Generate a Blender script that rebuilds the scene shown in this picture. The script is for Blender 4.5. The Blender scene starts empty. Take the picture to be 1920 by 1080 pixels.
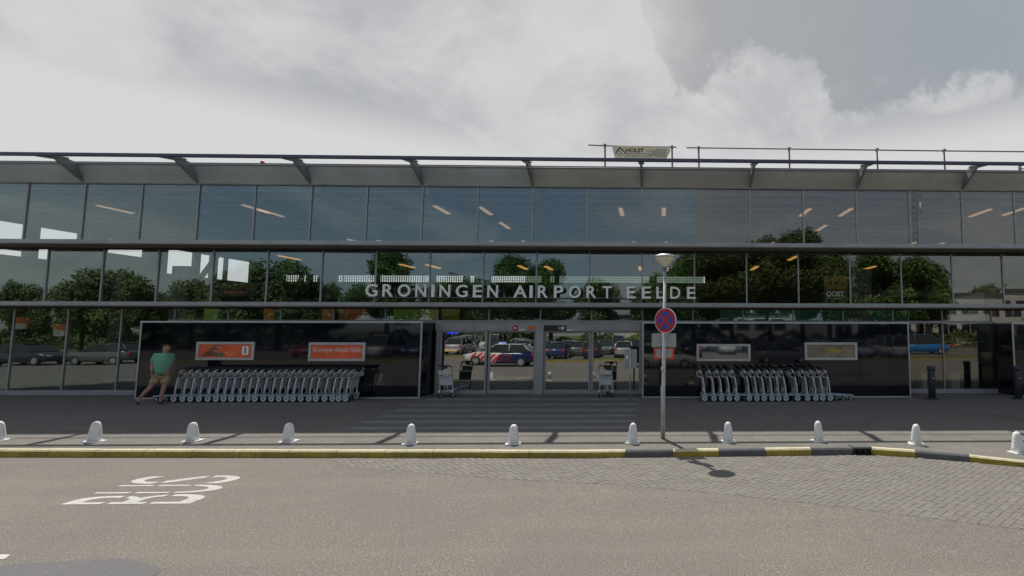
import bpy, bmesh, math, random
from math import radians as R_, sin, cos, pi
from mathutils import Vector, Matrix
random.seed(7)
SC = bpy.context.scene
COL = SC.collection

# ---------------------------------------------------------------- camera
F = 960.0; PPX = 1257.0; PSI = R_(1.5); PIT = R_(4.647); ROLL = R_(.074); CZ = 2.47
cam = bpy.data.cameras.new('camera'); camo = bpy.data.objects.new('camera', cam); COL.objects.link(camo)
camo.location = (0, 0, CZ)
camo.rotation_euler = (Matrix.Rotation(-PSI, 4, 'Z') @ Matrix.Rotation(R_(90) + PIT, 4, 'X') @ Matrix.Rotation(ROLL, 4, 'Z')).to_euler()
cam.sensor_width = 36; cam.lens = 18.0; cam.shift_x = -(PPX - 960) / 1920.0
cam.clip_start = .1; cam.clip_end = 2000
SC.camera = camo

def ray(px, py):
    a, b = px - PPX, py - 540
    c, s = cos(ROLL), sin(ROLL)
    x = (a*c + b*s) / F; u = -(-a*s + b*c) / F
    c, s = cos(PIT), sin(PIT)
    yf = c - u*s; zu = s + u*c
    c, s = cos(PSI), sin(PSI)
    return (x*c + yf*s, -x*s + yf*c, zu)
def P(px, py, Y):
    r = ray(px, py); t = Y / r[1]; return (r[0]*t, CZ + r[2]*t)
def pavz(y): return .12 + (y - 10.) * .2 / 7.5
def G(px, py):
    r = ray(px, py); sl = .2/7.5
    t = (.12 - sl*10 - CZ) / (r[2] - sl*r[1]); return (r[0]*t, r[1]*t)
def RD(px, py):
    r = ray(px, py); t = -CZ / r[2]; return (r[0]*t, r[1]*t)

# ---------------------------------------------------------------- sun and sky
SUNV = Vector((-.93, 2.15, 3.97)).normalized()
sun = bpy.data.lights.new('sun', 'SUN'); sun.energy = 4.3; sun.angle = R_(.6); sun.color = (1, .95, .87)
suno = bpy.data.objects.new('sun', sun); COL.objects.link(suno)
suno.rotation_euler = SUNV.to_track_quat('Z', 'Y').to_euler(); suno.location = (0, 0, 30)
W = bpy.data.worlds.new('World'); SC.world = W; W.use_nodes = True
nt = W.node_tree; N = nt.nodes; L = nt.links
for n in list(N): N.remove(n)
class NG:
    def __init__(s, tree): s.t = tree; s.n = tree.nodes; s.l = tree.links
    def add(s, ty, **k):
        n = s.n.new(ty)
        for a, b in k.items(): setattr(n, a, b)
        return n
    def m(s, op, a, b=None, c=None):
        n = s.n.new('ShaderNodeMath'); n.operation = op
        for i, v in enumerate((a, b, c)):
            if v is None: continue
            if isinstance(v, (int, float)): n.inputs[i].default_value = v
            else: s.l.new(v, n.inputs[i])
        return n.outputs[0]
    def ss(s, v, a, b, x=0., y=1.):
        n = s.n.new('ShaderNodeMapRange'); n.interpolation_type = 'SMOOTHSTEP'
        s.l.new(v, n.inputs[0])
        n.inputs[1].default_value = a; n.inputs[2].default_value = b; n.inputs[3].default_value = x; n.inputs[4].default_value = y
        return n.outputs[0]
    def mix(s, f, a, b):
        n = s.n.new('ShaderNodeMix'); n.data_type = 'RGBA'
        for i, v in ((0, f), (6, a), (7, b)):
            if isinstance(v, (int, float)): n.inputs[i].default_value = v
            elif isinstance(v, tuple): n.inputs[i].default_value = (*v, 1)
            else: s.l.new(v, n.inputs[i])
        return n.outputs[2]
    def noise(s, vec, scale, detail=6, rough=.55, dist=0.):
        n = s.n.new('ShaderNodeTexNoise'); n.inputs['Scale'].default_value = scale
        n.inputs['Detail'].default_value = detail; n.inputs['Roughness'].default_value = rough
        n.inputs['Distortion'].default_value = dist
        if vec is not None: s.l.new(vec, n.inputs['Vector'])
        return n.outputs['Fac']
g = NG(nt)
sky = g.add('ShaderNodeTexSky', sky_type='NISHITA'); sky.sun_disc = False
sky.sun_elevation = math.asin(SUNV.z); sky.sun_rotation = math.atan2(SUNV.x, SUNV.y)
sky.air_density = 1.0; sky.dust_density = 1.5; sky.altitude = 0
tc = g.add('ShaderNodeTexCoord'); sep = g.add('ShaderNodeSeparateXYZ'); L.new(tc.outputs['Generated'], sep.inputs[0])
sx, sy, sz = sep.outputs
el = g.m('ARCSINE', g.m('MINIMUM', g.m('MAXIMUM', sz, -1.), 1.))
az = g.m('ARCTAN2', sx, sy)
den = g.m('ADD', g.m('MAXIMUM', sz, 0.), .18)
cmb = g.add('ShaderNodeCombineXYZ')
L.new(g.m('DIVIDE', sx, den), cmb.inputs[0]); L.new(g.m('DIVIDE', sy, den), cmb.inputs[1])
n_big = g.noise(cmb.outputs[0], 1.0, 8, .58, 1.1)
n_det = g.noise(tc.outputs['Generated'], 9., 9, .62, .3)
n_lump = g.noise(tc.outputs['Generated'], 3.1, 8, .6, .2)
# outline of the bright cumulus bank against the grey layer behind it (azimuth -> elevation)
ctrl = [(1160, -60), (1225, 60), (1240, 110), (1225, 150), (1190, 185), (1290, 185), (1350, 140), (1420, 105), (1500, 92), (1545, 130), (1572, 195), (1620, 212), (1700, 200), (1740, 160), (1800, 150), (1860, 160), (1920, 175), (2100, 190)]
pts = []
for (px, py) in [(1175, -300), (1215, 20), (1235, 120), (1255, 188), (1300, 180), (1350, 140), (1420, 105), (1500, 92), (1545, 130), (1575, 200), (1630, 212), (1690, 195), (1740, 160), (1810, 152), (1920, 175), (2200, 200)]:
    r = ray(px, py); a = math.atan2(r[0], r[1]); e = math.atan2(r[2], math.hypot(r[0], r[1])); pts.append((a, e))
ramp = g.add('ShaderNodeValToRGB'); cr = ramp.color_ramp; cr.interpolation = 'LINEAR'
lo, hi = -1.2, 1.6
azw = g.m('ADD', az, g.m('MULTIPLY', g.m('SUBTRACT', g.noise(tc.outputs['Generated'], 6., 7, .6), .5), .16))
L.new(g.m('DIVIDE', g.m('SUBTRACT', azw, lo), hi - lo), ramp.inputs[0])
cr.elements[0].position = 0; cr.elements[0].color = (1, 1, 1, 1)
cr.elements[1].position = 1; cr.elements[1].color = (.2, .2, .2, 1)
for a, e in pts:
    k = cr.elements.new((a - lo) / (hi - lo)); v = max(e, 0) / 1.5; k.color = (v, v, v, 1)
bnd = g.m('MULTIPLY', ramp.outputs[0], 1.5)
n_fin = g.noise(tc.outputs['Generated'], 34., 8, .68, .4)
edge = g.m('ADD', g.m('SUBTRACT', el, bnd), g.m('MULTIPLY', g.m('SUBTRACT', n_det, .5), .17))
edge = g.m('ADD', edge, g.m('MULTIPLY', g.m('SUBTRACT', n_fin, .5), .07))
grey = g.ss(edge, -.012, .02)
side = g.ss(sy, -.1, .35)                        # cloud bank stands on the sun's side of the sky
soft = g.ss(g.m('ADD', az, g.m('MULTIPLY', g.m('SUBTRACT', n_lump, .5), .5)), -.09, .16)
grey = g.m('MULTIPLY', g.m('MULTIPLY', grey, side), soft)
streak = g.m('MULTIPLY', g.ss(g.m('ADD', g.m('MULTIPLY', n_big, .6), g.m('MULTIPLY', n_det, .4)), .5, .66), .35)
grey = g.m('MULTIPLY', grey, g.m('SUBTRACT', 1., streak))
lit = g.ss(n_big, .41, .56)
fine = g.ss(n_lump, .3, .7)
bright = g.m('ADD', g.m('ADD', g.m('MULTIPLY', lit, .55), g.m('MULTIPLY', fine, .35)), g.m('MULTIPLY', g.m('SUBTRACT', n_det, .45), .8))
low = g.ss(el, .39, .30)                          # evenly bright above the roof
bright = g.m('MAXIMUM', bright, low)
ccol = g.mix(bright, (4.4, 4.5, 4.65), (6.75, 6.75, 6.78))
gcol = g.mix(g.ss(az, .0, .7), (3.95, 4.0, 4.05), (3.2, 3.55, 3.95))
gcol = g.mix(g.m('MULTIPLY', fine, .5), gcol, (4.1, 4.2, 4.3))
ccol = g.mix(grey, ccol, gcol)
cover = g.m('ADD', g.m('MULTIPLY', g.ss(n_big, .45, .65), .35), .3)
cover = g.m('MAXIMUM', cover, g.ss(sy, -.25, .3, 0, .97))
skyc = g.mix(cover, sky.outputs[0], ccol)
bg = g.add('ShaderNodeBackground'); bg.inputs[1].default_value = .1
L.new(skyc, bg.inputs[0]); wo = g.add('ShaderNodeOutputWorld'); L.new(bg.outputs[0], wo.inputs[0])
SC.view_settings.view_transform = 'Standard'; SC.view_settings.look = 'None'
SC.view_settings.exposure = 0; SC.view_settings.gamma = 1; SC.view_settings.use_curve_mapping = False
SC.cycles.transparent_max_bounces = 24; SC.cycles.max_bounces = 8; SC.cycles.caustics_reflective = False

# ---------------------------------------------------------------- materials
def mat(name, col, rough=.6, metal=0., var=0., vscale=4., spec=.5, bump=0., bscale=40., emit=None, estr=0., detail=4, speck=0., sscale=200., coat=0.):
    m = bpy.data.materials.new(name); m.use_nodes = True
    g = NG(m.node_tree); b = m.node_tree.nodes['Principled BSDF']
    b.inputs['Roughness'].default_value = rough; b.inputs['Metallic'].default_value = metal
    b.inputs['Specular IOR Level'].default_value = spec; b.inputs['Coat Weight'].default_value = coat
    b.inputs['Base Color'].default_value = (*col, 1)
    t = g.add('ShaderNodeTexCoord'); v = t.outputs['Object']
    c = None
    if var > 0:
        nz = g.ss(g.noise(v, vscale, detail, .6), .28, .72)
        c = g.mix(nz, tuple(x*(1-var) for x in col), tuple(min(1, x*(1+var)) for x in col))
    if speck > 0:
        s1 = g.noise(v, sscale, 2, .7)
        f = g.ss(s1, .3, .7)
        lo = tuple(x*(1-speck) for x in col); hi_ = tuple(min(1, x*(1+speck)) for x in col)
        sp = g.mix(f, lo, hi_)
        if c is not None:
            mm = g.add('ShaderNodeMix', data_type='RGBA'); mm.blend_type = 'MIX'; mm.inputs[0].default_value = .5
            g.l.new(c, mm.inputs[6]); g.l.new(sp, mm.inputs[7]); c = mm.outputs[2]
        else: c = sp
    if c is not None: g.l.new(c, b.inputs['Base Color'])
    if bump > 0:
        bn = g.add('ShaderNodeBump'); bn.inputs['Strength'].default_value = bump; bn.inputs['Distance'].default_value = .01
        g.l.new(g.noise(v, bscale, 5, .6), bn.inputs['Height']); g.l.new(bn.outputs[0], b.inputs['Normal'])
    if emit: b.inputs['Emission Color'].default_value = (*emit, 1); b.inputs['Emission Strength'].default_value = estr
    return m
def glass_mat(name, refl, tint, rtint=(1, 1, 1), rough=.0, wav=.0):
    m = bpy.data.materials.new(name); m.use_nodes = True
    g = NG(m.node_tree); g.n.remove(g.n['Principled BSDF']); out = g.n['Material Output']
    tr = g.add('ShaderNodeBsdfTransparent'); tr.inputs[0].default_value = (*tint, 1)
    gl = g.add('ShaderNodeBsdfGlossy'); gl.inputs['Roughness'].default_value = rough; gl.inputs[0].default_value = (*rtint, 1)
    lw = g.add('ShaderNodeLayerWeight'); lw.inputs[0].default_value = .5
    f = g.m('MINIMUM', g.m('ADD', g.m('MULTIPLY', g.m('POWER', lw.outputs['Facing'], 3.5), .8), refl + .03), 1.)
    if wav > 0:
        t = g.add('ShaderNodeTexCoord'); bn = g.add('ShaderNodeBump'); bn.inputs['Strength'].default_value = wav; bn.inputs['Distance'].default_value = .02
        g.l.new(g.noise(t.outputs['Object'], .9, 2, .5), bn.inputs['Height']); g.l.new(bn.outputs[0], gl.inputs['Normal'])
    mx = g.add('ShaderNodeMixShader'); g.l.new(f, mx.inputs[0]); g.l.new(tr.outputs[0], mx.inputs[1]); g.l.new(gl.outputs[0], mx.inputs[2])
    g.l.new(mx.outputs[0], out.inputs[0]); return m
def paint_mat(name, col, grey=None, edge=.15):
    """worn road paint: patches rubbed through to the surface below"""
    m = mat(name, col, .7)
    g = NG(m.node_tree); b = m.node_tree.nodes['Principled BSDF']; t = g.add('ShaderNodeTexCoord')
    nz = g.noise(t.outputs['Object'], 17, 9, .75); f = g.ss(nz, .50, .66)
    c = g.mix(f, col, grey); n2 = g.ss(g.noise(t.outputs['Object'], 2.2, 4, .6), .3, .75)
    c2 = g.mix(g.m('MULTIPLY', n2, edge), c, tuple(x*.55 for x in col)); g.l.new(c2, b.inputs['Base Color']); return m
def ground_mat(name, base, dark, light, agg=150., aggc=.42, patch=.25, tint=(1, 1, 1)):
    m = mat(name, base, .85, spec=.25)
    g = NG(m.node_tree); b = m.node_tree.nodes['Principled BSDF']; t = g.add('ShaderNodeTexCoord'); v = t.outputs['Object']
    a = g.ss(g.m('ADD', g.m('MULTIPLY', g.noise(v, agg, 2, .8), .45), g.m('MULTIPLY', g.noise(v, agg*.3, 3, .75), .55)), .40, .60)
    c = g.mix(a, tuple(x*(1-aggc) for x in base), tuple(x*(1+aggc) for x in base))
    vo = g.add('ShaderNodeTexVoronoi'); vo.inputs['Scale'].default_value = agg*.42; g.l.new(v, vo.inputs['Vector'])
    vr = g.add('ShaderNodeSeparateColor'); g.l.new(vo.outputs['Color'], vr.inputs[0])
    st = g.m('MULTIPLY', g.ss(vr.outputs[0], .86, .93), g.ss(vo.outputs['Distance'], .5, .3))
    c = g.mix(g.m('MULTIPLY', st, .7), c, light)
    pn = g.ss(g.noise(v, .35, 6, .65, .6), .3, .72)
    c = g.mix(g.m('MULTIPLY', pn, patch), c, dark)
    mp = g.add('ShaderNodeMapping'); mp.inputs['Scale'].default_value = (.12, 1.3, 1); g.l.new(v, mp.inputs[0])
    tr = g.ss(g.noise(mp.outputs[0], 1.2, 5, .6), .45, .75)
    c = g.mix(g.m('MULTIPLY', tr, patch*.8), c, tuple(min(1, x*1.25) for x in base))
    sn = g.ss(g.noise(v, .9, 8, .7, 1.5), .60, .70)
    c = g.mix(g.m('MULTIPLY', sn, .22), c, dark)
    n4 = g.ss(g.noise(v, 3.5, 6, .6), .35, .7); c = g.mix(g.m('MULTIPLY', n4, .18), c, tuple(x*.8 for x in base))
    g.l.new(c, b.inputs['Base Color'])
    bn = g.add('ShaderNodeBump'); bn.inputs['Strength'].default_value = .7; bn.inputs['Distance'].default_value = .006
    g.l.new(g.noise(v, agg*.7, 3, .8), bn.inputs['Height']); g.l.new(bn.outputs[0], b.inputs['Normal']); return m
M = {}
M['asphalt'] = ground_mat('asphalt', (.2, .182, .158), (.15, .141, .131), (.55, .53, .48), aggc=.5, patch=.5)
M['patch'] = ground_mat('asphalt_patch', (.16, .158, .16), (.125, .125, .13), (.3, .29, .28), aggc=.16)
M['pavement'] = ground_mat('pavement_tiles', (.208, .195, .176), (.15, .14, .125), (.38, .35, .3), agg=120., aggc=.2, patch=.45)
M['parking'] = ground_mat('parking_surface', (.16, .15, .14), (.11, .105, .1), (.3, .3, .28))
M['sand'] = mat('joint_sand', (.15, .135, .115), .95, var=.3, vscale=6)
BR = [mat('brick_a', (.196, .182, .158), .9, var=.18, vscale=3, speck=.25, sscale=160, bump=.4), mat('brick_b', (.208, .194, .168), .9, var=.18, vscale=3, speck=.25, sscale=160, bump=.4),
      mat('brick_c', (.198, .178, .158), .9, var=.2, vscale=3, speck=.25, sscale=160, bump=.4), mat('brick_d', (.188, .18, .162), .9, var=.2, vscale=3, speck=.25, sscale=160, bump=.4)]
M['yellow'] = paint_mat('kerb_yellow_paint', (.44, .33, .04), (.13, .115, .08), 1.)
M['yellow_top'] = paint_mat('kerb_sunlit_worn_top_paint', (.70, .64, .40), (.36, .33, .27), .5)  # top paint paler than the fronts to imitate sun on it, with wear
M['kerbgrey'] = mat('kerb_grey_concrete', (.115, .12, .125), .85, var=.25, vscale=7, speck=.25, sscale=120)
M['white_paint'] = paint_mat('road_white_paint', (.58, .56, .53), (.3, .28, .25), .5)
M['stripe'] = mat('pale_paving_band', (.24, .25, .235), .9, var=.3, vscale=2.5, speck=.2)
M['bollard_white'] = mat('white_painted_concrete', (.84, .84, .83), .65, var=.12, vscale=9, bump=.5, bscale=25, speck=.12, sscale=60)
_g = NG(M['bollard_white'].node_tree); _b = _g.n['Principled BSDF']; _s = _b.inputs['Base Color'].links[0].from_socket; _t = _g.add('ShaderNodeTexCoord')
_g.l.new(_g.mix(_g.m('MULTIPLY', _g.ss(_g.noise(_t.outputs['Object'], 16, 8, .75), .55, .66), .6), _s, (.33, .31, .27)), _b.inputs['Base Color'])
M['steel'] = mat('grey_coated_steel', (.2, .215, .225), .5, .0, var=.12, vscale=1.5)
M['frame'] = mat('aluminium_frame', (.36, .385, .40), .42, .25, var=.12, vscale=1.2)
M['ledge'] = mat('pale_metal_edge', (.5, .52, .53), .4, .3, var=.1, vscale=2)
M['soffit'] = mat('grey_soffit_sheet', (.36, .40, .41), .55, .0, var=.12, vscale=.8)
M['soffit_w'] = mat('warm_grey_soffit_sheet', (.37, .36, .325), .55, .0, var=.12, vscale=.8)
M['under'] = mat('brown_grey_underside', (.2, .175, .15), .7, var=.15, vscale=1.)
M['dark'] = mat('dark_gap', (.02, .02, .022), .8)
M['blue_steel'] = mat('dark_blue_steel', (.07, .08, .13), .45, .0, var=.1)
M['glass'] = glass_mat('facade_glass', .085, (.93, .96, .96), (.74, .93, 1.), wav=.03)
M['glass_green'] = glass_mat('facade_glass_greenish', .085, (.95, .97, .96), (.85, .97, .95), wav=.03)
M['glass_grey'] = glass_mat('facade_glass_greyish', .08, (.93, .95, .93), (.98, .93, .86), wav=.03)
M['glass_mid'] = glass_mat('facade_glass_neutral', .082, (.93, .96, .95), (.86, .95, .97), wav=.03)
def gsel(i): return M['glass_green'] if i < 3 else M['glass'] if i < 10 else M['glass_mid'] if i < 12 else M['glass_grey']
M['door_glass'] = glass_mat('door_glass', .19, (.86, .9, .88))
M['clear'] = glass_mat('clear_glass', .01, (.95, .97, .97))
M['navy'] = mat('navy_gloss_cladding', (.0045, .007, .014), .035, 0, spec=.6, var=.5, vscale=1.4, bump=.04, bscale=.9)
M['sill'] = mat('stone_plinth', (.34, .36, .38), .7, var=.15, vscale=3)
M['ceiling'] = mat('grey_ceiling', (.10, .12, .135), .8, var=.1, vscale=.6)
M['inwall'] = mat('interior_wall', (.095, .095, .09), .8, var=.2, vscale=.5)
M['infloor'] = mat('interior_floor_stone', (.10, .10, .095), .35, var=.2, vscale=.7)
M['gblock'] = mat('glass_block', (.75, .8, .78), .25, emit=(.82, .93, .9), estr=.0)
M['strip'] = mat('lit_lamp_tube', (.8, .7, .6), .4, emit=(1, .6, .34), estr=.38)
M['strip_y'] = mat('lit_lamp_yellow', (.8, .6, .3), .4, emit=(1, .5, .12), estr=.6)
M['orange'] = mat('orange_board', (.75, .2, .03), .6, var=.15); M['lime'] = mat('lime_board', (.35, .5, .06), .6, var=.15); M['olive'] = mat('yellow_board', (.6, .5, .06), .6, var=.15)
M['letter'] = mat('white_letter', (.9, .91, .9), .45, var=.06, vscale=3)
M['black'] = mat('black_plastic', (.018, .02, .028), .4)
M['cartmetal'] = mat('cart_brushed_metal', (.72, .74, .74), .4, .3, var=.15, vscale=5)
M['cartpanel'] = mat('cart_grey_panel', (.58, .62, .66), .45, var=.12, vscale=4)
M['cartbase'] = mat('cart_base_zinc', (.42, .52, .6), .4, .2, var=.15, vscale=6)
M['wheel'] = mat('grey_wheel_cover', (.52, .58, .62), .5, var=.15, vscale=9)
M['rubber'] = mat('rubber', (.03, .03, .035), .8)
M['cream'] = mat('cream_lamp_glass', (.72, .68, .55), .3, var=.06)
M['galv'] = mat('galvanised_steel', (.46, .48, .49), .45, .5, var=.18, vscale=3, detail=6)
M['red'] = mat('sign_red', (.48, .012, .02), .4); M['blue'] = mat('sign_blue', (.015, .06, .36), .4)
M['signback'] = mat('sign_back_grey', (.36, .4, .4), .6, var=.1); M['redrim'] = mat('orange_red_rim', (.75, .09, .05), .5)
M['bolgrey'] = mat('blue_grey_bollard', (.05, .055, .075), .5, var=.15)
M['poster_o'] = mat('orange_poster', (.78, .12, .035), .28, var=.2, vscale=1.5, spec=.8)
M['mirror'] = mat('glossy_display_glass', (.03, .04, .05), .03, 0., spec=1.); M['mirror'].node_tree.nodes['Principled BSDF'].inputs['IOR'].default_value = 2.1
M['brownp'] = mat('brown_map_poster', (.22, .18, .12), .2, var=.4, vscale=2.2, spec=.8)
M['banner'] = mat('beige_banner', (.72, .62, .46), .8, var=.08)
M['inkdark'] = mat('dark_print', (.05, .045, .04), .7); M['inklight'] = mat('faded_print', (.3, .27, .22), .7)
M['rail'] = mat('rusty_scaffold_tube', (.2, .13, .1), .6, .2, var=.3, vscale=3)
M['skin'] = mat('skin', (.46, .24, .17), .55, var=.1, vscale=8); M['shirt'] = mat('mint_green_cotton', (.17, .42, .29), .85, var=.14, vscale=5, bump=1., bscale=9)
M['shorts'] = mat('tan_cotton', (.42, .32, .16), .85, var=.15, vscale=5, bump=1., bscale=10); M['hair'] = mat('short_brown_hair', (.05, .03, .02), .8); M['shoe'] = mat('brown_leather', (.045, .025, .02), .5)
M['bark'] = mat('bark', (.09, .07, .05), .9, var=.3, vscale=6)
def leaf_mat(n, c):
    m = mat(n, c, .6, spec=.3); g = NG(m.node_tree); b = m.node_tree.nodes['Principled BSDF']
    t = g.add('ShaderNodeTexCoord'); f = g.ss(g.noise(t.outputs['Object'], .8, 3, .6), .3, .7)
    g.l.new(g.mix(f, tuple(x*.6 for x in c), tuple(x*1.5 for x in c)), b.inputs['Base Color']); return m
M['leaf'] = [leaf_mat('leaf_green', (.09, .15, .035)), leaf_mat('leaf_dark', (.12, .17, .055)), leaf_mat('leaf_olive', (.065, .095, .027))]
M['grass'] = mat('grass_soil', (.07, .11, .03), .95, var=.35, vscale=1.5, speck=.4, sscale=30)
M['white_wall'] = mat('white_render', (.6, .6, .58), .8, var=.08); M['tile_roof'] = mat('grey_roof', (.12, .12, .12), .8, var=.2)
M['tail'] = mat('red_tail_lamp', (.6, .01, .01), .2, emit=(1, .02, .02), estr=.2); M['lampw'] = mat('head_lamp', (.8, .82, .85), .1, .3)
M['carglass'] = mat('car_glass', (.02, .025, .03), .04, 0, spec=.9)
M['screen'] = mat('blue_lit_screen', (.0, .0, .3), .4, emit=(.01, .04, 1), estr=1.0)

# ---------------------------------------------------------------- mesh helpers
def obj(name, bm, m, parent=None, smooth=False, loc=None):
    me = bpy.data.meshes.new(name)
    bm.normal_update(); bm.to_mesh(me); bm.free()
    for mm in (m if isinstance(m, (list, tuple)) else [m]): me.materials.append(mm)
    if smooth:
        for p in me.polygons: p.use_smooth = True
    o = bpy.data.objects.new(name, me); COL.objects.link(o)
    if parent is not None: o.parent = parent
    if loc is not None: o.location = loc
    return o
def link(name, me, parent=None, loc=(0, 0, 0), rot=None, scale=None):
    o = bpy.data.objects.new(name, me); COL.objects.link(o)
    if parent is not None: o.parent = parent
    o.location = loc
    if rot: o.rotation_euler = rot
    if scale: o.scale = scale
    return o
def thing(name, label, cat, loc=(0, 0, 0), rotz=0, group=None):
    o = bpy.data.objects.new(name, None); COL.objects.link(o); o.empty_display_size = .2
    o.location = loc; o.rotation_euler = (0, 0, rotz); o['label'] = label; o['category'] = cat
    if group: o['group'] = group
    return o
def tag(o, label, cat, group=None):
    o['label'] = label; o['category'] = cat
    if group: o['group'] = group
    return o
def struct(o, label=None):
    o['kind'] = 'structure'
    if label: o['label'] = label
    return o
def NB(): return bmesh.new()
def box(bm, x0, x1, y0, y1, z0, z1, mi=0, bev=0.):
    vs = [bm.verts.new((x, y, z)) for z in (z0, z1) for y in (y0, y1) for x in (x0, x1)]
    fs = []
    for q in ((0, 2, 3, 1), (4, 5, 7, 6), (0, 1, 5, 4), (2, 6, 7, 3), (0, 4, 6, 2), (1, 3, 7, 5)):
        f = bm.faces.new([vs[i] for i in q]); f.material_index = mi; fs.append(f)
    if bev > 0:
        es = list({e for f in fs for e in f.edges})
        r = bmesh.ops.bevel(bm, geom=es, offset=bev, segments=2, affect='EDGES', profile=.5, material=mi)
    return bm
def prism(bm, pts, a, b, mi=0):
    """pts: 3D polygon, extruded by vector b-a given as offset"""
    off = Vector(b) - Vector(a)
    v0 = [bm.verts.new(Vector(p)) for p in pts]; v1 = [bm.verts.new(Vector(p) + off) for p in pts]
    n = len(pts)
    bm.faces.new(list(reversed(v0))).material_index = mi; bm.faces.new(v1).material_index = mi
    for i in range(n):
        bm.faces.new((v0[i], v0[(i+1) % n], v1[(i+1) % n], v1[i])).material_index = mi
    bmesh.ops.recalc_face_normals(bm, faces=bm.faces[:])
    return bm
def tube(bm, pts, r, seg=8, mi=0, caps=True):
    pts = [Vector(p) for p in pts]; rs = r if isinstance(r, (list, tuple)) else [r]*len(pts)
    rings = []
    for i, p in enumerate(pts):
        d = (pts[min(i+1, len(pts)-1)] - pts[max(i-1, 0)]).normalized()
        up = Vector((0, 0, 1)) if abs(d.z) < .95 else Vector((1, 0, 0))
        a = d.cross(up).normalized(); b = d.cross(a).normalized()
        rings.append([bm.verts.new(p + (a*cos(2*pi*k/seg) + b*sin(2*pi*k/seg))*rs[i]) for k in range(seg)])
    for i in range(len(rings)-1):
        for k in range(seg):
            f = bm.faces.new((rings[i][k], rings[i][(k+1) % seg], rings[i+1][(k+1) % seg], rings[i+1][k])); f.material_index = mi; f.smooth = True
    if caps:
        bm.faces.new(rings[0][::-1]).material_index = mi; bm.faces.new(rings[-1]).material_index = mi
    return bm
def lathe(bm, prof, seg=20, mi=0, c=(0, 0, 0), sx=1., sy=1.):
    rings = []
    for (r, z) in prof:
        rings.append([bm.verts.new((c[0]+r*sx*cos(2*pi*k/seg), c[1]+r*sy*sin(2*pi*k/seg), c[2]+z)) for k in range(seg)])
    for i in range(len(rings)-1):
        for k in range(seg):
            f = bm.faces.new((rings[i][k], rings[i][(k+1) % seg], rings[i+1][(k+1) % seg], rings[i+1][k])); f.material_index = mi; f.smooth = True
    bm.faces.new(rings[0][::-1]).material_index = mi; bm.faces.new(rings[-1]).material_index = mi
    return bm
def sheet(bm, pts, mi=0):
    f = bm.faces.new([bm.verts.new(p) for p in pts]); f.material_index = mi
    if f.calc_area() and (f.normal_update() or True) and f.normal.z < 0: f.normal_flip()
    return bm
def text_mesh(s, w, h, depth, bold=.02, fit=True):
    """text as a mesh, fitted to w x h, lying in x-z plane facing -y, lower left at origin"""
    cu = bpy.data.curves.new('t', 'FONT'); cu.body = s; cu.size = 1; cu.offset = bold; cu.extrude = .5; cu.resolution_u = 6
    o = bpy.data.objects.new('t', cu); COL.objects.link(o)
    dg = bpy.context.evaluated_depsgraph_get(); dg.update()
    me = bpy.data.meshes.new_from_object(o.evaluated_get(dg)); bpy.data.objects.remove(o); bpy.data.curves.remove(cu)
    xs = [v.co.x for v in me.vertices]; ys = [v.co.y for v in me.vertices]
    x0, x1, y0, y1 = min(xs), max(xs), min(ys), max(ys)
    for v in me.vertices:
        x = (v.co.x - x0)/(x1 - x0)*w; z = (v.co.y - y0)/(y1 - y0)*h; y = -v.co.z*depth
        v.co = (x, y, z)
    me.materials.clear(); return me
def text_obj(name, s, w, h, depth, m, loc, parent=None, bold=.02, rot=None):
    me = text_mesh(s, w, h, depth, bold); me.materials.append(m)
    return link(name, me, parent, loc, rot)
def copy_tree(o, parent=None):
    c = o.copy(); COL.objects.link(c)
    if parent is not None: c.parent = parent
    for ch in list(o.children): copy_tree(ch, c)
    return c

ORD = ['first', 'second', 'third', 'fourth', 'fifth', 'sixth', 'seventh', 'eighth', 'ninth', 'tenth', 'eleventh', 'twelfth', 'thirteenth', 'fourteenth', 'fifteenth', 'sixteenth', 'seventeenth', 'eighteenth', 'nineteenth', 'twentieth', 'twenty-first', 'twenty-second', 'twenty-third', 'twenty-fourth', 'twenty-fifth', 'twenty-sixth']
# ================================================================ GROUND
bm = NB(); sheet(bm, [(-400, -400, -.06), (400, -400, -.06), (400, 400, -.06), (-400, 400, -.06)]); struct(obj('ground', bm, M['grass']))
KB = [(-60, 11.6), (-30, 10.95), (-20, 10.66), (-12.67, 10.44), (-6.08, 10.25), (-1.54, 10.13), (.32, 10.17), (2.14, 10.22), (3.9, 10.27), (4.27, 10.27), (5.03, 10.03), (5.87, 9.69), (6.61, 9.3), (9.5, 7.6), (16, 3.2), (30, -6)]
def kb_y(x):
    for (a, b), (c, d) in zip(KB, KB[1:]):
        if a <= x <= c: return b + (d-b)*(x-a)/(c-a)
    return KB[0][1] if x < KB[0][0] else KB[-1][1]
bm = NB(); sheet(bm, [(-90, -7.5, 0), (60, -7.5, 0), (60, 13, 0), (-90, 13, 0)]); struct(obj('road', bm, M['asphalt']))
bm = NB(); sheet(bm, [(-80, -62, -.02), (80, -62, -.02), (80, -11.5, -.02), (-80, -11.5, -.02)]); struct(obj('parking_area', bm, M['parking']))
# pavement slab, gently rising to the facade
bm = NB(); T = .15
path = [(x, y + T, pavz(y + T)) for x, y in KB if x <= 16]
n = len(path); v0 = [bm.verts.new(p) for p in path]; v1 = [bm.verts.new((p[0], 17.6, pavz(17.6))) for p in path]
for i in range(n-1): bm.faces.new((v0[i], v0[i+1], v1[i+1], v1[i]))
pv = struct(obj('pavement', bm, M['pavement']))
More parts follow.
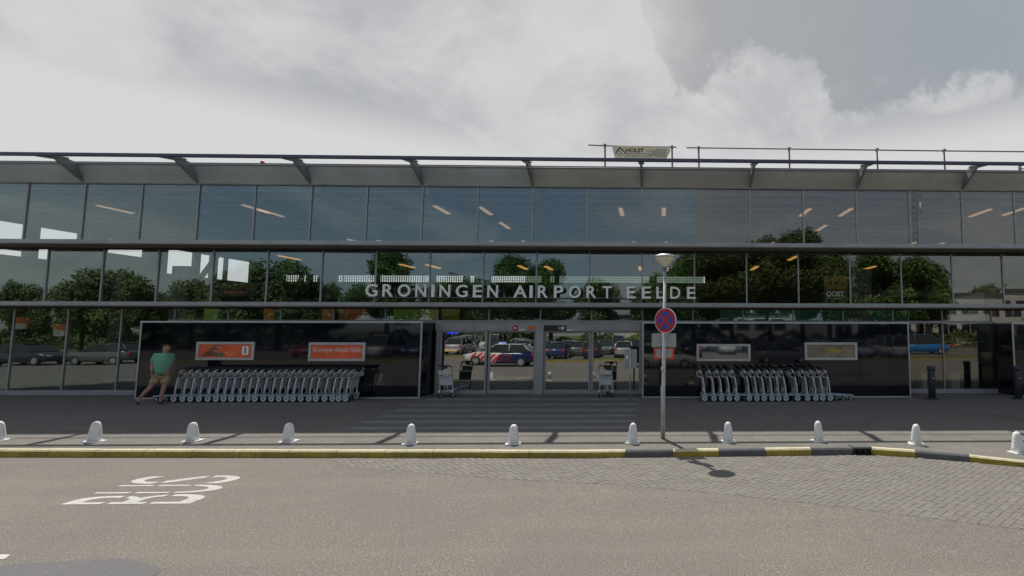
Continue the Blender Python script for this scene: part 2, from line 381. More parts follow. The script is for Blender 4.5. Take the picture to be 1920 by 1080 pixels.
# tile joints in the material
gg = NG(M['pavement'].node_tree); b = gg.n['Principled BSDF']; src = b.inputs['Base Color'].links[0].from_socket
tcx = gg.add('ShaderNodeTexCoord'); bt = gg.add('ShaderNodeTexBrick'); gg.l.new(tcx.outputs['Object'], bt.inputs[0])
bt.inputs['Scale'].default_value = 1; bt.inputs['Brick Width'].default_value = .3; bt.inputs['Row Height'].default_value = .3; bt.inputs['Mortar Size'].default_value = .006
bt.inputs['Color1'].default_value = (1, 1, 1, 1); bt.inputs['Color2'].default_value = (.86, .86, .86, 1); bt.inputs['Mortar'].default_value = (.62, .6, .58, 1)
mm = gg.add('ShaderNodeMix', data_type='RGBA'); mm.blend_type = 'MULTIPLY'; mm.inputs[0].default_value = .8
gg.l.new(src, mm.inputs[6]); gg.l.new(bt.outputs[0], mm.inputs[7]); gg.l.new(mm.outputs[2], b.inputs['Base Color'])
# pale bands in front of the doors
for py0, py1 in ((747, 751), (757, 761), (767, 771.5), (778, 782), (788.5, 793), (800, 805)):
    y1 = G(950, py0)[1]; y0 = G(950, py1)[1]; k = (12.9 - y0)
    xl = -7.2 + .25*max(0, 0); xr = -.55
    bm = NB(); sheet(bm, [(xl, y0, pavz(y0)+.004), (xr, y0, pavz(y0)+.004), (xr, y1, pavz(y1)+.004), (xl, y1, pavz(y1)+.004)])
    obj('paving_band', bm, M['stripe'], pv)
bm = NB(); a = G(1702, 741); c = G(1790, 762); d = G(1920, 790)
for p, q in ((a, c), (c, d)):
    sheet(bm, [(p[0], p[1], pavz(p[1])+.004), (q[0], q[1], pavz(q[1])+.004), (q[0]+.03, q[1]+.03, pavz(q[1]+.03)+.004), (p[0]+.03, p[1]+.03, pavz(p[1]+.03)+.004)])
obj('red_marking', bm, mat('faded_red_line', (.22, .09, .09), .9, var=.4, vscale=8), pv)
# kerb
kerb = bpy.data.objects.new('kerb', None); COL.objects.link(kerb); struct(kerb)
def kerb_stone(p, q, m, name='kerb_stone'):
    d = Vector((q[0]-p[0], q[1]-p[1], 0)); L_ = d.length; d.normalize(); nrm = Vector((-d.y, d.x, 0)); g0 = .004
    P0 = Vector((p[0], p[1], 0)) + d*g0; P1 = Vector((q[0], q[1], 0)) - d*g0
    za, zb = pavz(p[1]+T)+.001 + random.uniform(-.003, .003), pavz(q[1]+T)+.001 + random.uniform(-.003, .003)
    bm = NB(); prof = [(0, -.05), (.015, .0), (.03, 1), (.05, 1.0), (T-.004, 1), (T-.004, -.05)]
    prof = [(0, -.05), (.018, .78), (.045, 1.), (T-.004, 1.), (T-.004, -.05)]
    rings = []
    for PP, z in ((P0, za), (P1, zb)):
        rings.append([bm.verts.new(PP + nrm*o_ + Vector((0, 0, (z*h if h > 0 else h)))) for o_, h in prof])
    k = len(prof)
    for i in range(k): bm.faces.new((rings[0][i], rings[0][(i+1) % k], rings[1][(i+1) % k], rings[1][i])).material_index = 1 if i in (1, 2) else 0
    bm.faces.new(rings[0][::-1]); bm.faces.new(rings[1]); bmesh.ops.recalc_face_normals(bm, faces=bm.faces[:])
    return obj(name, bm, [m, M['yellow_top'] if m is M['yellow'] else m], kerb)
xs = [-.6 - .93*i for i in range(0, 34)][::-1]
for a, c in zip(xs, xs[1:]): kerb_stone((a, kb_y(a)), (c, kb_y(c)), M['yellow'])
seq = [(-.6, .32, 'kerbgrey'), (.32, 1.22, 'yellow'), (1.22, 2.14, 'kerbgrey'), (2.14, 3.06, 'yellow'), (3.06, 3.9, 'kerbgrey'), (4.27, 5.03, 'yellow'), (5.03, 5.87, 'kerbgrey'), (5.87, 6.72, 'yellow'), (6.72, 7.5, 'kerbgrey'), (7.5, 8.3, 'yellow'), (8.3, 9.1, 'kerbgrey'), (9.1, 9.9, 'yellow'), (9.9, 10.7, 'kerbgrey'), (10.7, 11.5, 'yellow')]
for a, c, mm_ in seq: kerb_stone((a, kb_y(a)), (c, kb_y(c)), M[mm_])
# kerb gully
gl = thing('kerb_gully', 'dark cast iron kerb inlet with three openings set between painted kerbstones', 'drain', (4.085, 10.27, 0))
bm = NB(); box(bm, -.18, .18, -.012, .3, .115, .155, bev=.008); obj('lid', bm, M['kerbgrey'], gl)
bm = NB(); box(bm, -.18, .18, .04, .14, -.03, .115); obj('back_plate', bm, M['dark'], gl)
bm = NB()
for x in (-.17, -.06, .05, .16): box(bm, x-.012, x+.012, -.008, .04, -.03, .115)
box(bm, -.18, .18, -.007, .04, -.03, .02); obj('grille', bm, M['black'], gl)
# brick lay-by
BL = [(-6.2, 10.1), (-5.48, 9.5), (-3.94, 9.13), (-2.38, 8.72), (-.95, 8.45), (.4, 8.1), (1.63, 7.67), (2.72, 7.22), (3.68, 6.81), (4.54, 6.43), (6.5, 5.5), (9.5, 3.9), (12, 2.4)]
def bl_y(x):
    for (a, b), (c, d) in zip(BL, BL[1:]):
        if a <= x <= c: return b + (d-b)*(x-a)/(c-a)
    return 1e9
lay = bpy.data.objects.new('brick_layby', None); COL.objects.link(lay); struct(lay)
bm = NB()
for (a, b), (c, d) in zip(BL, BL[1:]):
    sheet(bm, [(a, b-.08, .004), (c, d-.08, .004), (c, kb_y(c)-.002, .004), (a, kb_y(a)-.002, .004)])
obj('bedding_sand', bm, M['sand'], lay)
Wb = .105; ang = R_(45 - 4); ca, sa = cos(ang), sin(ang); cand = []
for i in range(-150, 150):
    for j in range(-150, 150):
        k = (i + j) % 4
        if k == 0: cx, cy, ro = (i+1)*Wb, (j+.5)*Wb, 0
        elif k == 2: cx, cy, ro = (i+.5)*Wb, (j+1)*Wb, pi/2
        else: continue
        X = 1 + cx*ca - cy*sa; Y = 8 + cx*sa + cy*ca
        if -8 < X < 9.3 and bl_y(X) - .05 < Y < kb_y(X) - .1: cand.append((X, Y, ro + ang))
def brick_mesh(nm, m, bm=None):
    own = bm is None
    bm = bm or NB(); return bm
bmesh_src = []
for i, m in enumerate(BR):
    b_ = NB(); l, w = .1012, .0502; h0, h1 = -.02, .009; c_ = .003
    lo_ = [b_.verts.new((sx_*l, sy_*w, h0)) for sx_, sy_ in ((-1, -1), (1, -1), (1, 1), (-1, 1))]
    md = [b_.verts.new((sx_*l, sy_*w, h1-c_)) for sx_, sy_ in ((-1, -1), (1, -1), (1, 1), (-1, 1))]
    up = [b_.verts.new((sx_*(l-c_), sy_*(w-c_), h1)) for sx_, sy_ in ((-1, -1), (1, -1), (1, 1), (-1, 1))]
    for a, c in ((lo_, md), (md, up)):
        for k in range(4): b_.faces.new((a[k], a[(k+1) % 4], c[(k+1) % 4], c[k]))
    b_.faces.new(up); me = bpy.data.meshes.new('brick'); b_.to_mesh(me); b_.free(); me.materials.append(m); bmesh_src.append(me)
def vis(c):
    X, Y, _ = c; px = PPX + F*X/Y
    return (0 if 0 < px < 1915 else 1, Y)
cand.sort(key=vis)
for X, Y, ro in cand[:298]:
    link('brick', random.choice(bmesh_src), lay, (X, Y, random.uniform(-.0015, .0015)), (random.uniform(-.012, .012), random.uniform(-.012, .012), ro + random.uniform(-.02, .02)))
bm = NB(); l, w = .1012, .0502
for X, Y, ro in cand[298:]:
    z = .009 + random.uniform(-.0015, .0015); ro += random.uniform(-.02, .02); c, s = cos(ro), sin(ro); mi = random.randrange(4)
    lo_ = []; up = []
    for sx_, sy_ in ((-1, -1), (1, -1), (1, 1), (-1, 1)):
        lo_.append(bm.verts.new((X + sx_*l*c - sy_*w*s, Y + sx_*l*s + sy_*w*c, -.01))); q = .975
        up.append(bm.verts.new((X + sx_*l*q*c - sy_*w*q*s, Y + sx_*l*q*s + sy_*w*q*c, z)))
    for k in range(4): bm.faces.new((lo_[k], lo_[(k+1) % 4], up[(k+1) % 4], up[k])).material_index = mi
    bm.faces.new(up).material_index = mi
o = obj('bricks', bm, BR, lay); o['kind'] = 'stuff'
# BUS marking, stencil gaps across the letters
rdo = bpy.data.objects['road']
for s, y0, w, x0, h in (('B', 7.66, .42, -6.62, 1.78), ('U', 8.14, .42, -6.75, 1.72), ('S', 8.63, .45, -6.9, 1.66)):
    me = text_mesh(s, w, h, .0, -.004); bm = NB(); bm.from_mesh(me)
    for zc in (h*.34, h*.67):
        for dz in (-.04, .04):
            bmesh.ops.bisect_plane(bm, geom=bm.verts[:]+bm.edges[:]+bm.faces[:], plane_co=(0, 0, zc+dz), plane_no=(0, 0, 1))
    kill = [f for f in bm.faces if any(abs(f.calc_center_median().z - zc) < .039 for zc in (h*.34, h*.67))]
    bmesh.ops.delete(bm, geom=kill, context='FACES')
    for v in bm.verts: v.co = Vector((x0 - v.co.z, y0 + v.co.x, .004))
    bmesh.ops.remove_doubles(bm, verts=bm.verts[:], dist=.0005)
    o = obj('road_letter', bm, M['white_paint'], rdo); o['label'] = 'worn white painted letter %s of the lane marking' % s
bm = NB(); a, c, d, e = RD(-60, 1040), RD(20, 1040), RD(8, 1049), RD(-60, 1049)
sheet(bm, [(p[0], p[1], .004) for p in (e, d, c, a)]); obj('lane_mark', bm, M['white_paint'], rdo)
bm = NB(); sheet(bm, [(-6.05 + 1.0*cos(t)*(1+.06*sin(3*t)), 5.45 + .43*sin(t)*(1+.08*cos(5*t)), .004) for t in [2*pi*k/40 for k in range(40)]]); obj('repair_patch', bm, M['patch'], rdo)
bm = NB(); p = [(x, bl_y(x)-.03, .005) for x in [-6.15 + .7*i for i in range(25)]]
for (a, b) in zip(p, p[1:]): sheet(bm, [(a[0], a[1]+.03, .0145), (b[0], b[1]+.03, .0145), (b[0], b[1]+.014, .0145), (a[0], a[1]+.014, .0145)])
obj('tar_seam', bm, mat('tar_seam', (.12, .11, .10), .8, var=.5, vscale=9), rdo)
bm = NB()
for (a, b) in zip(p, p[1:]):
    q = [bm.verts.new(v) for v in ((a[0], a[1]+.03, .013), (b[0], b[1]+.03, .013), (b[0], b[1]-.2, .0128), (a[0], a[1]-.2, .0128), (b[0], b[1]-1.7, -.001), (a[0], a[1]-1.7, -.001))]
    for k in ((3, 2, 1, 0), (5, 4, 2, 3)): bm.faces.new([q[i] for i in k])
bmesh.ops.remove_doubles(bm, verts=bm.verts[:], dist=.0005); obj('asphalt_edge', bm, M['asphalt'], rdo, True)

# ================================================================ TERMINAL BUILDING
YT, YM_, YL = 16.13, 16.83, 17.55
MW, X0 = 1.731, -19.537
def MX(i): return X0 + MW*i
NA, NZ = -3, 24
XL, XR = MX(NA), MX(NZ)
bld = thing('terminal_building', 'long two-storey airport terminal with three rows of tinted glass and grey metal frames', 'building')
ZT1, ZT0 = 6.98, 5.22; ZM1, ZM0 = 5.02, 3.34; ZL1, ZL0 = 3.15, .46
YB = 16.62
bxL = (P(266, 605, YB)[0], P(791, 606, YB)[0]); bxR = (P(1206, 607, YB)[0], P(1702, 606, YB)[0]); bx3 = (P(1898, 605, YB)[0], XR)
ZBX = 2.72
dx0, dx1 = P(820, 605, YL)[0], P(1206, 605, YL)[0]
_pc = {}
def pane(w, h, m, loc, parent=bld, name='pane'):
    k = (round(w, 3), round(h, 3), m.name)
    if k not in _pc:
        b_ = NB(); box(b_, 0, w, 0, .012, 0, h); me = bpy.data.meshes.new('pane'); b_.to_mesh(me); b_.free(); me.materials.append(m); _pc[k] = me
    tilt = random.uniform(-.0045, .0045)
    return link(name, _pc[k], parent, loc, (tilt, 0, random.uniform(-.004, .004)))
_mc = {}
def bar(w, d, h, m, loc, name='mullion', parent=bld):
    k = (round(w, 3), round(d, 3), round(h, 3), m.name)
    if k not in _mc:
        b_ = NB(); box(b_, -w/2, w/2, -d/2, d/2, 0, h); me = bpy.data.meshes.new(name); b_.to_mesh(me); b_.free(); me.materials.append(m); _mc[k] = me
    return link(name, _mc[k], parent, loc)
mw = .044
for i in range(NA, NZ+1):
    bar(mw, .05, ZT1-ZT0-.004, M['frame'], (MX(i), YT, ZT0+.002)); bar(mw, .05, ZM1-ZM0-.004, M['frame'], (MX(i), YM_, ZM0+.002))
    x = MX(i)
    inbox = bxL[0]-.1 < x < bxL[1]+.1 or bxR[0]-.1 < x < bxR[1]+.1 or x > bx3[0]-.4 or dx0-.05 < x < dx1+.05
    zb = ZBX+.06 if inbox else ZL0
    bar(mw, .05, ZL1-zb-.004, M['frame'], (x, YL, zb+.002))
    if i < NZ:
        g_ = mw/2+.003; w = MW-2*g_
        pane(w, ZT1-ZT0-.01, gsel(i), (x+g_, YT, ZT0+.005)); pane(w, ZM1-ZM0-.01, gsel(i) if i > 2 else M['glass_green'], (x+g_, YM_, ZM0+.005))
        x2 = MX(i+1); covered = lambda q: (bxL[0] < q < bxL[1] or bxR[0] < q < bxR[1] or q > bx3[0]+.3 or dx0 < q < dx1)
        if covered(x+.1) and covered(x2-.1): pane(w, ZL1-ZBX-.07, M['glass'], (x+g_, YL, ZBX+.065))
        else: pane(w, ZL1-ZL0-.01, gsel(i), (x+g_, YL, ZL0+.005))
def part(name, m, *b, **k):
    bm = NB()
    for q in b: box(bm, *q)
    return obj(name, bm, m, k.get('parent', bld))
XA, XZ = XL-.05, XR+.05
part('head_rail', M['frame'], (XA, XZ, YT-.07, YT+.07, ZT1, ZT1+.07))
part('sill_rail', M['frame'], (XA, XZ, YT-.09, YT+.07, ZT0-.12, ZT0))
part('underside', M['under'], (XA, XZ, YT-.08, YM_+.07, ZT0-.15, ZT0-.123))
part('head_rail', M['dark'], (XA, XZ, YM_-.06, YM_+.06, ZM1, ZT0-.153))
part('sill_rail', M['frame'], (XA, XZ, YM_-.09, YM_+.07, ZM0-.12, ZM0))
part('underside', M['under'], (XA, XZ, YM_-.08, YL+.07, ZM0-.15, ZM0-.123))
part('head_rail', M['dark'], (XA, XZ, YL-.06, YL+.06, ZL1, ZM0-.153))
segs = [(XA, bxL[0]-.02), (bxR[1]+.035, bx3[0]+.3)]
for a, c in segs:
    part('sill_rail', M['frame'], (a, c, YL-.07, YL+.06, ZL0-.06, ZL0))
    part('plinth', M['sill'], (a, c, YL-.09, YL+.1, .2, ZL0-.063))
part('transom', M['frame'], (bxL[0]-.02, bx3[0], YL-.065, YL+.06, ZBX-.02, ZBX+.06))
# horizontal mid line over the boxes/doors : cladding boxes
def cladding(x0, x1, splay_l, splay_r, seams):
    bm = NB(); prism(bm, [(x0+.004, YB+.031, .2), (x1-.004, YB+.031, .2), (x1-.004+splay_r, YL-.08, .2), (x0+.004+splay_l, YL-.08, .2)], (0, 0, 0), (0, 0, ZBX-.252)); obj('cladding_core', bm, M['navy'], bld)
    edges = [x0] + seams + [x1]
    for a, d in zip(edges, edges[1:]): part('cladding_panel', M['navy'], (a+.004, d-.004, YB, YB+.028, .34, ZBX-.055))
    part('top_edge', M['ledge'], (x0-.03, x1+.03, YB-.02, YL-.07, ZBX-.05, ZBX))
    part('base_edge', M['ledge'], (x0-.02, x1+.02, YB-.015, YB+.03, .27, .335))
    for x in (x0-.02, x1-.02): part('corner_trim', M['ledge'], (x, x+.04, YB-.016, YB+.029, .337, ZBX-.052))
    for sp, x in ((splay_l, x0), (splay_r, x1)):
        bm = NB(); w_ = .03 if x == x1 else -.03
        prism(bm, [(x, YB+.032, .27), (x+w_, YB+.032, .27), (x+w_+sp, YL-.09, .27), (x+sp, YL-.09, .27)], (0, 0, 0), (0, 0, .05)); obj('base_trim', bm, M['ledge'], bld)
cladding(bxL[0], bxL[1], 0, P(818, 606, YL)[0]-bxL[1], [bxL[0]+2.9, bxL[0]+5.8])
cladding(bxR[0], bxR[1], 0, 0, [bxR[0]+2.2, P(1612, 650, YB)[0]])
cladding(bx3[0], bx3[1], P(1862, 606, YL)[0]-bx3[0], 0, [bx3[0]+3, bx3[0]+6])
# soffit, fascia, outer bar, brackets
YE = 15.85; ZE = P(960, 317, YE)[1]; YO = 14.75; ZO = P(960, 298, YO)[1]
nbay = [i for i in range(NA, NZ+1) if (i-1) % 2 == 0]
ed = [XL-.25] + [MX(i) for i in nbay if MX(i) > XL+.3] + [XR+.3]
for a, c in zip(ed, ed[1:]):
    bm = NB(); prism(bm, [(a+.004, YT-.09, ZT1+.02), (a+.004, YE, ZE), (a+.004, YE, ZE+.03), (a+.004, YT+.1, ZT1+.1)], (0, 0, 0), (c-a-.008, 0, 0)); obj('soffit_panel', bm, M['soffit'] if (a+c)/2 < -3 else M['soffit_w'], bld)
part('roof_edge', M['steel'], (XL-.3, XR+.3, YE-.05, YE+.04, ZE+.033, ZE+.10))
part('roof', M['soffit'], (XL-.3, XR+.3, YE+.043, 34.3, ZE-.12, ZE+.05))
part('outer_rail', M['blue_steel'], (XL-.3, XR+.3, YO-.05, YO+.05, ZO-.04, ZO+.045))
bm = NB(); zt = P(960, 314, 15.35)[1]; tube(bm, [(XL-.3, 15.35, zt), (XR+.3, 15.35, zt)], .022, 8); obj('added_shadow_rail', bm, M['steel'], bld)  # added tube, not a known roof part; casts the thin pavement shadow line
for i in nbay:
    x = MX(i); bm = NB()
    prism(bm, [(x-.035, YT-.1, ZT1+.03), (x-.035, 15.25, ZE-.02), (x-.035, YO+.05, ZO-.045), (x-.035, YO+.05, ZO+.03), (x-.035, 15.5, ZE+.10), (x-.035, YE-.06, ZE+.06), (x-.035, YE-.055, ZE-.01), (x-.035, YT-.1, ZT1+.1)], (0, 0, 0), (.07, 0, 0))
    obj('bracket', bm, M['steel'], bld)
    bm = NB(); prism(bm, [(x-.085, YE-.3, ZE+.09), (x-.085, YE-.35, ZE+.125), (x-.085, YO+.052, ZO+.05), (x-.085, YO+.052, ZO-.0)], (0, 0, 0), (.17, 0, 0)); obj('bracket_arm', bm, M['steel'], bld)
# interior
YBK = 34.0
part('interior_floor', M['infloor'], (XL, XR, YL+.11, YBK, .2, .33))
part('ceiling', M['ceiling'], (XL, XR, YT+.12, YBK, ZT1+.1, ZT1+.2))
for k in range(16):
    y = 17.0 + k*1.05
    part('ceiling_batten', M['soffit'], (XL+.1, XR-.1, y, y+.05, ZT1+.05, ZT1+.098))
for i in nbay:
    part('roof_beam', M['steel'], (MX(i)-.07, MX(i)+.07, YT+.2, YBK-.1, ZT1-.16, ZT1+.047))
# glass-block band in the back wall
gz1, gz0 = P(960, 517, YBK)[1], P(960, 529.5, YBK)[1]; gx0, gx1 = P(508, 520, YBK)[0], P(1322, 525, YBK)[0]
hz1, hz0 = P(1500, 581, YBK)[1], P(1500, 600, YBK)[1]; hx0, hx1 = P(1350, 590, YBK)[0], P(1705, 590, YBK)[0]
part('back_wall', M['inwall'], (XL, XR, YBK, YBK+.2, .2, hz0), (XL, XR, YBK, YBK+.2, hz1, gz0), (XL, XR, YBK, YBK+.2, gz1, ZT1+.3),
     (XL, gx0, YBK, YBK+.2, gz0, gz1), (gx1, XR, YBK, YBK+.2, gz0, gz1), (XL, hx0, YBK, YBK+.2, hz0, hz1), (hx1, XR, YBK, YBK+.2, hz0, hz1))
def blocks(x0, x1, z0, z1, nr, name, m):
    s = (z1-z0)/nr; nc = int((x1-x0)/s); b1 = NB(); b2 = NB(); t = s*.075
    for c in range(nc):
        for r in range(nr): box(b1, x0+c*s+t, x0+(c+1)*s-t, YBK+.06, YBK+.1, z0+r*s+t, z0+(r+1)*s-t)
    for c in range(nc+1): box(b2, x0+c*s-t, x0+c*s+t, YBK+.04, YBK+.12, z0, z1)
    for r in range(nr+1): box(b2, x0, x1, YBK+.045, YBK+.115, z0+r*s-t, z0+r*s+t)
    o = obj(name, b1, m, bld); o['kind'] = 'stuff'; obj('block_joints', b2, M['inwall'], bld)
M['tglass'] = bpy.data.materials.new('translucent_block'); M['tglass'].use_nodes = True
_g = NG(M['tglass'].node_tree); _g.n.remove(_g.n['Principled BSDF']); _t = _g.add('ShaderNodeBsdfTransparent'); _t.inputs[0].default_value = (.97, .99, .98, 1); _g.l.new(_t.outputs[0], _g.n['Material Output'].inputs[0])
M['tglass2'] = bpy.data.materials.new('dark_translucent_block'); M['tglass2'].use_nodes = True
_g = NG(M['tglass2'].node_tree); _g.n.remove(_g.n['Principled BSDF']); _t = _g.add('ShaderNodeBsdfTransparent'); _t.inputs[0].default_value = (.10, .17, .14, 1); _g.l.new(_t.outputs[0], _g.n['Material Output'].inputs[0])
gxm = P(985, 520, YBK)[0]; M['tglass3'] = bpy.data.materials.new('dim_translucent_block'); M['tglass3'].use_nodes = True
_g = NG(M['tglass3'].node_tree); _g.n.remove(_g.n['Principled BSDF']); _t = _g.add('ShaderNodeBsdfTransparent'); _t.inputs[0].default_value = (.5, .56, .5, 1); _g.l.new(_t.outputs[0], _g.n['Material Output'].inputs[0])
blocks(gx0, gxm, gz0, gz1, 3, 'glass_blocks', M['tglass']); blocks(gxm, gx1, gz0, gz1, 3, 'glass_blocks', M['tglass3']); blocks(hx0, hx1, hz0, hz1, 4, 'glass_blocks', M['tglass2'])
for a, c in ((523, 531), (574, 582), (597, 629), (704, 709), (804, 815), (869, 877), (894, 919), (1016, 1025), (1217, 1231)):
    part('pier', M['inwall'], (P(a, 520, 33.6)[0], P(c, 520, 33.6)[0], 33.6, 33.9, .33, ZT1-.2))
# left end wall with clerestory openings
XS = XL + .06
def PXs(px, py):
    r = ray(px, py); t = XS / r[0]; return (r[1]*t, CZ + r[2]*t)
yz1 = [PXs(x, y)[1] for x, y in ((0, 393), (250, 448), (315, 468), (472, 507))]; zt1 = sum(yz1)/4
yz0 = [PXs(x, y)[1] for x, y in ((0, 481), (92, 491), (320, 512), (472, 528))]; zb0 = sum(yz0)/4
post_px = [(47, 70), (148, 163), (172, 200), (272, 314), (366, 376), (398, 409), (425, 428), (473, 500)]
ys = [(PXs(a, 450)[0], PXs(c, 450)[0]) for a, c in post_px]
bs = [(XS-.12, XS+.12, YL+.12, YBK, .2, zb0), (XS-.12, XS+.12, YT+.1, YBK, zt1, ZT1+.3), (XS-.12, XS+.12, YT+.1, YL+.12, 3.4, zb0)]
for a, c in ys: bs.append((XS-.1, XS+.1, a, c, zb0, zt1))
bs.append((XS-.1, XS+.1, ys[-1][1], YBK, zb0, zt1))
bs.append((XS-.09, XS+.09, PXs(99, 450)[0], PXs(313, 450)[0], zb0, 5.88))
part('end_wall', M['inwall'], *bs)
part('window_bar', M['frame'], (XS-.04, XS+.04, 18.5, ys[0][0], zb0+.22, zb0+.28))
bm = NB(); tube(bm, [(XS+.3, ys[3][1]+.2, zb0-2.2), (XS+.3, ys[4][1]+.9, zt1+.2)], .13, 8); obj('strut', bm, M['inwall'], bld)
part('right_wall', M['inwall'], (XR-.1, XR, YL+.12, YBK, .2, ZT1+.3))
# interior columns, V struts
for px in (545, 885, 1035):
    x = P(px, 560, 30)[0]
    for s in (-1, 1):
        bm = NB(); tube(bm, [(x, 30, .4), (x, 30, 3.3), (x + s*.9, 30, ZT1-.1)] if px == 545 else [(x, 30, .4), (x + s*.35, 30, ZT1-.1)], .14, 10); obj('strut', bm, M['inwall'], bld)
for px in (748, 861, 1085, 1179):
    x = P(px, 500, 24)[0]; bm = NB(); tube(bm, [(x, 24, gz0-.2), (x, 24, ZT1)], .03, 6); obj('hanging_rod', bm, M['black'], bld)
for px, w in ((112, 30), (215, 26), (330, 30), (1620, 34), (1850, 34)):
    a, c = P(px-w/2, 600, 21)[0], P(px+w/2, 600, 21)[0]; part('column', M['inwall'], (a, c, 21, 21+.5, .33, 5.0))
part('mezzanine', M['inwall'], (XL+.2, -21.5, 19.5, 30, 3.3, 3.5), (9.5, XR-.2, 22, YBK-.1, 3.9, 4.2))
for (a, c, y0, y1, m, yy) in ((604, 626, 577, 602, 'orange', 20), (636, 684, 577, 602, 'orange', 20.6), (738, 786, 577, 602, 'lime', 21.2), (786, 822, 577, 602, 'olive', 21.2), (828, 860, 577, 602, 'olive', 22), (495, 512, 577, 602, 'orange', 19.5), (383, 408, 578, 600, 'lime', 20)):
    (xa, z1_), (xc, z0_) = P(a, y0, yy), P(c, y1, yy); t = thing('coloured_board', {'orange': 'orange', 'lime': 'lime green', 'olive': 'yellow'}[m] + ' display board hanging inside the hall above the left navy cladding', 'board', (xa, yy, z0_-.3), 0, 'coloured boards inside the hall')
    bm = NB(); box(bm, 0, xc-xa, 0, .05, 0, z1_-z0_+.3); obj('board', bm, M[m], t)
    bm = NB(); tube(bm, [(.1, .02, z1_-z0_+.3), (.1, .02, ZT1-z0_+.3)], .01, 5); obj('hanging_wire', bm, M['black'], t)
names = ['leftmost orange board inside, behind a pane over the carts', 'broad orange board inside, between two mullions above the left cladding', 'lime green board inside, beside the yellow one above the left cladding', 'yellow board inside, joined to the lime green one', 'small yellow board inside above the left end of the doors', 'narrow orange board inside, left of the other orange boards', 'dim lime board inside near the man, above the cladding end']
for o, l_ in zip([o for o in COL.objects if o.name.startswith('coloured_board')], names): o['label'] = l_
# doors
ZD = P(1000, 620, YL)[1]
part('door_header', M['frame'], (dx0, dx1, YL-.12, YL+.05, ZD, ZBX-.022))
dl = [P(px, 680, YL)[0] for px in (822, 914, 1012, 1108, 1204)]
for x, w in ((dl[0], .1), (dl[2], .26), (dl[4], .08)): bar(w, .18, ZD-.315, M['frame'], (x, YL-.03, .315), 'door_post')
for k, (a, c) in enumerate(zip(dl, dl[1:])):
    lo_ = a + (.05, 0.012, .13, .012)[k]; hi_ = c - (.012, .13, .012, .04)[k]; yo = YL - (.03 if k in (0, 3) else -.03)
    fr = part('sliding_door', M['frame'], (lo_, lo_+.07, yo-.03, yo+.02, .45, ZD-.005), (hi_-.07, hi_, yo-.03, yo+.02, .45, ZD-.005), (lo_, hi_, yo-.031, yo+.021, .32, .45), (lo_+.07, hi_-.07, yo-.03, yo+.02, ZD-.06, ZD-.004))
    pane(hi_-lo_-.146, ZD-.53, M['door_glass'], (lo_+.073, yo-.01, .455), fr)
part('threshold', M['sill'], (dx0, dx1, YL-.25, YL+.1, .25, .316))
def plate(name, label, cat, px0, py0, px1, py1, Y, m, th=.012):
    (xa, z1_), (xc, z0_) = P(px0, py0, Y), P(px1, py1, Y); bm = NB(); box(bm, xa, xc, Y, Y+th, z0_, z1_); o = obj(name, bm, m)
    tag(o, label, cat); return o, xa, xc, z0_, z1_
o, xa, xc, za, zb = plate('door_sign', 'dark grey wayfinding plate with a white arrow on the door header', 'sign', 1020, 610, 1062, 620.5, YL-.14, M['black'])
bm = NB(); q = (xa+xc)/2
for r_ in range(2): box(bm, q+.1, q+.25, YL-.143, YL-.141, za+.06+.05*r_, za+.075+.05*r_)
sheet(bm, [(xc-.12, YL-.143, za+.03), (xc-.05, YL-.143, za+.1), (xc-.12, YL-.143, za+.17), (xc-.19, YL-.143, za+.1)]); obj('arrow_print', bm, M['letter'], o)
t = thing('prohibition_sticker', 'round red sticker with a white bar on the door header', 'sticker', (P(966, 615, YL-.14)[0], YL-.125, P(966, 615, YL-.14)[1]))
bm = NB(); tube(bm, [(0, -.01, 0), (0, 0, 0)], .1, 20); obj('disc', bm, M['red'], t); bm = NB(); box(bm, -.05, .05, -.014, -.0105, -.02, .025); obj('bar', bm, M['letter'], t)
plate('door_sticker', 'small orange strip sticker on the door header beside the red round one', 'sticker', 989, 611, 1004, 617, YL-.135, M['orange'])
plate('door_sticker', 'thin white strip sticker under the header beside the round red sticker', 'sticker', 972, 617, 984, 619.5, YL-.135, M['letter'])
plate('door_sticker', 'thin white strip sticker under the dark arrow plate', 'sticker', 1062, 617.5, 1073, 620, YL-.135, M['letter'])
o, xa, xc, za, zb = plate('door_sticker', 'small yellow warning sticker in the top corner of the right door', 'sticker', 1194, 624, 1201, 635, YL-.075, mat('yellow_sticker', (.7, .55, .05), .5))
bm = NB(); sheet(bm, [(xa+.04, YL-.077, za+.06), (xa+.1, YL-.077, za+.13), (xa+.03, YL-.077, za+.15)]); obj('print', bm, M['black'], o)
# ---- interior furniture glimpsed through the panes
def inbox(name, label, cat, px0, py0, px1, py1, Y, m, d=.3):
    (xa, z1_), (xc, z0_) = P(px0, py0, Y), P(px1, py1, Y); bm = NB(); box(bm, xa, xc, Y, Y+d, z0_, z1_, bev=.01); return tag(obj(name, bm, m), label, cat)
t = thing('information_screen', 'screen with a bright blue header behind the leftmost sliding door', 'screen', (0, 0, 0))
(xa, z1_), (xc, z0_) = P(835, 618, 19), P(861, 672, 19)
bm = NB(); box(bm, xa, xc, 19, 19.12, .33, z1_); obj('cabinet', bm, M['black'], t)
(xb, zz1), (xd, zz0) = P(838, 620, 18.99), P(859, 626, 18.99); bm = NB(); box(bm, xb, xd, 18.985, 18.998, zz0, zz1); obj('header_light', bm, M['screen'], t)
(xb, zz1), (xd, zz0) = P(834, 655, 18.98), P(856, 659, 18.98); bm = NB(); box(bm, xb, xd, 18.98, 18.998, zz0, zz1); obj('yellow_strip', bm, M['strip_y'], t)
(xb, zz1), (xd, zz0) = P(838, 667, 18.98), P(859, 672, 18.98); bm = NB(); box(bm, xb, xd, 18.975, 18.998, zz0, zz1); obj('desk_edge', bm, M['letter'], t)
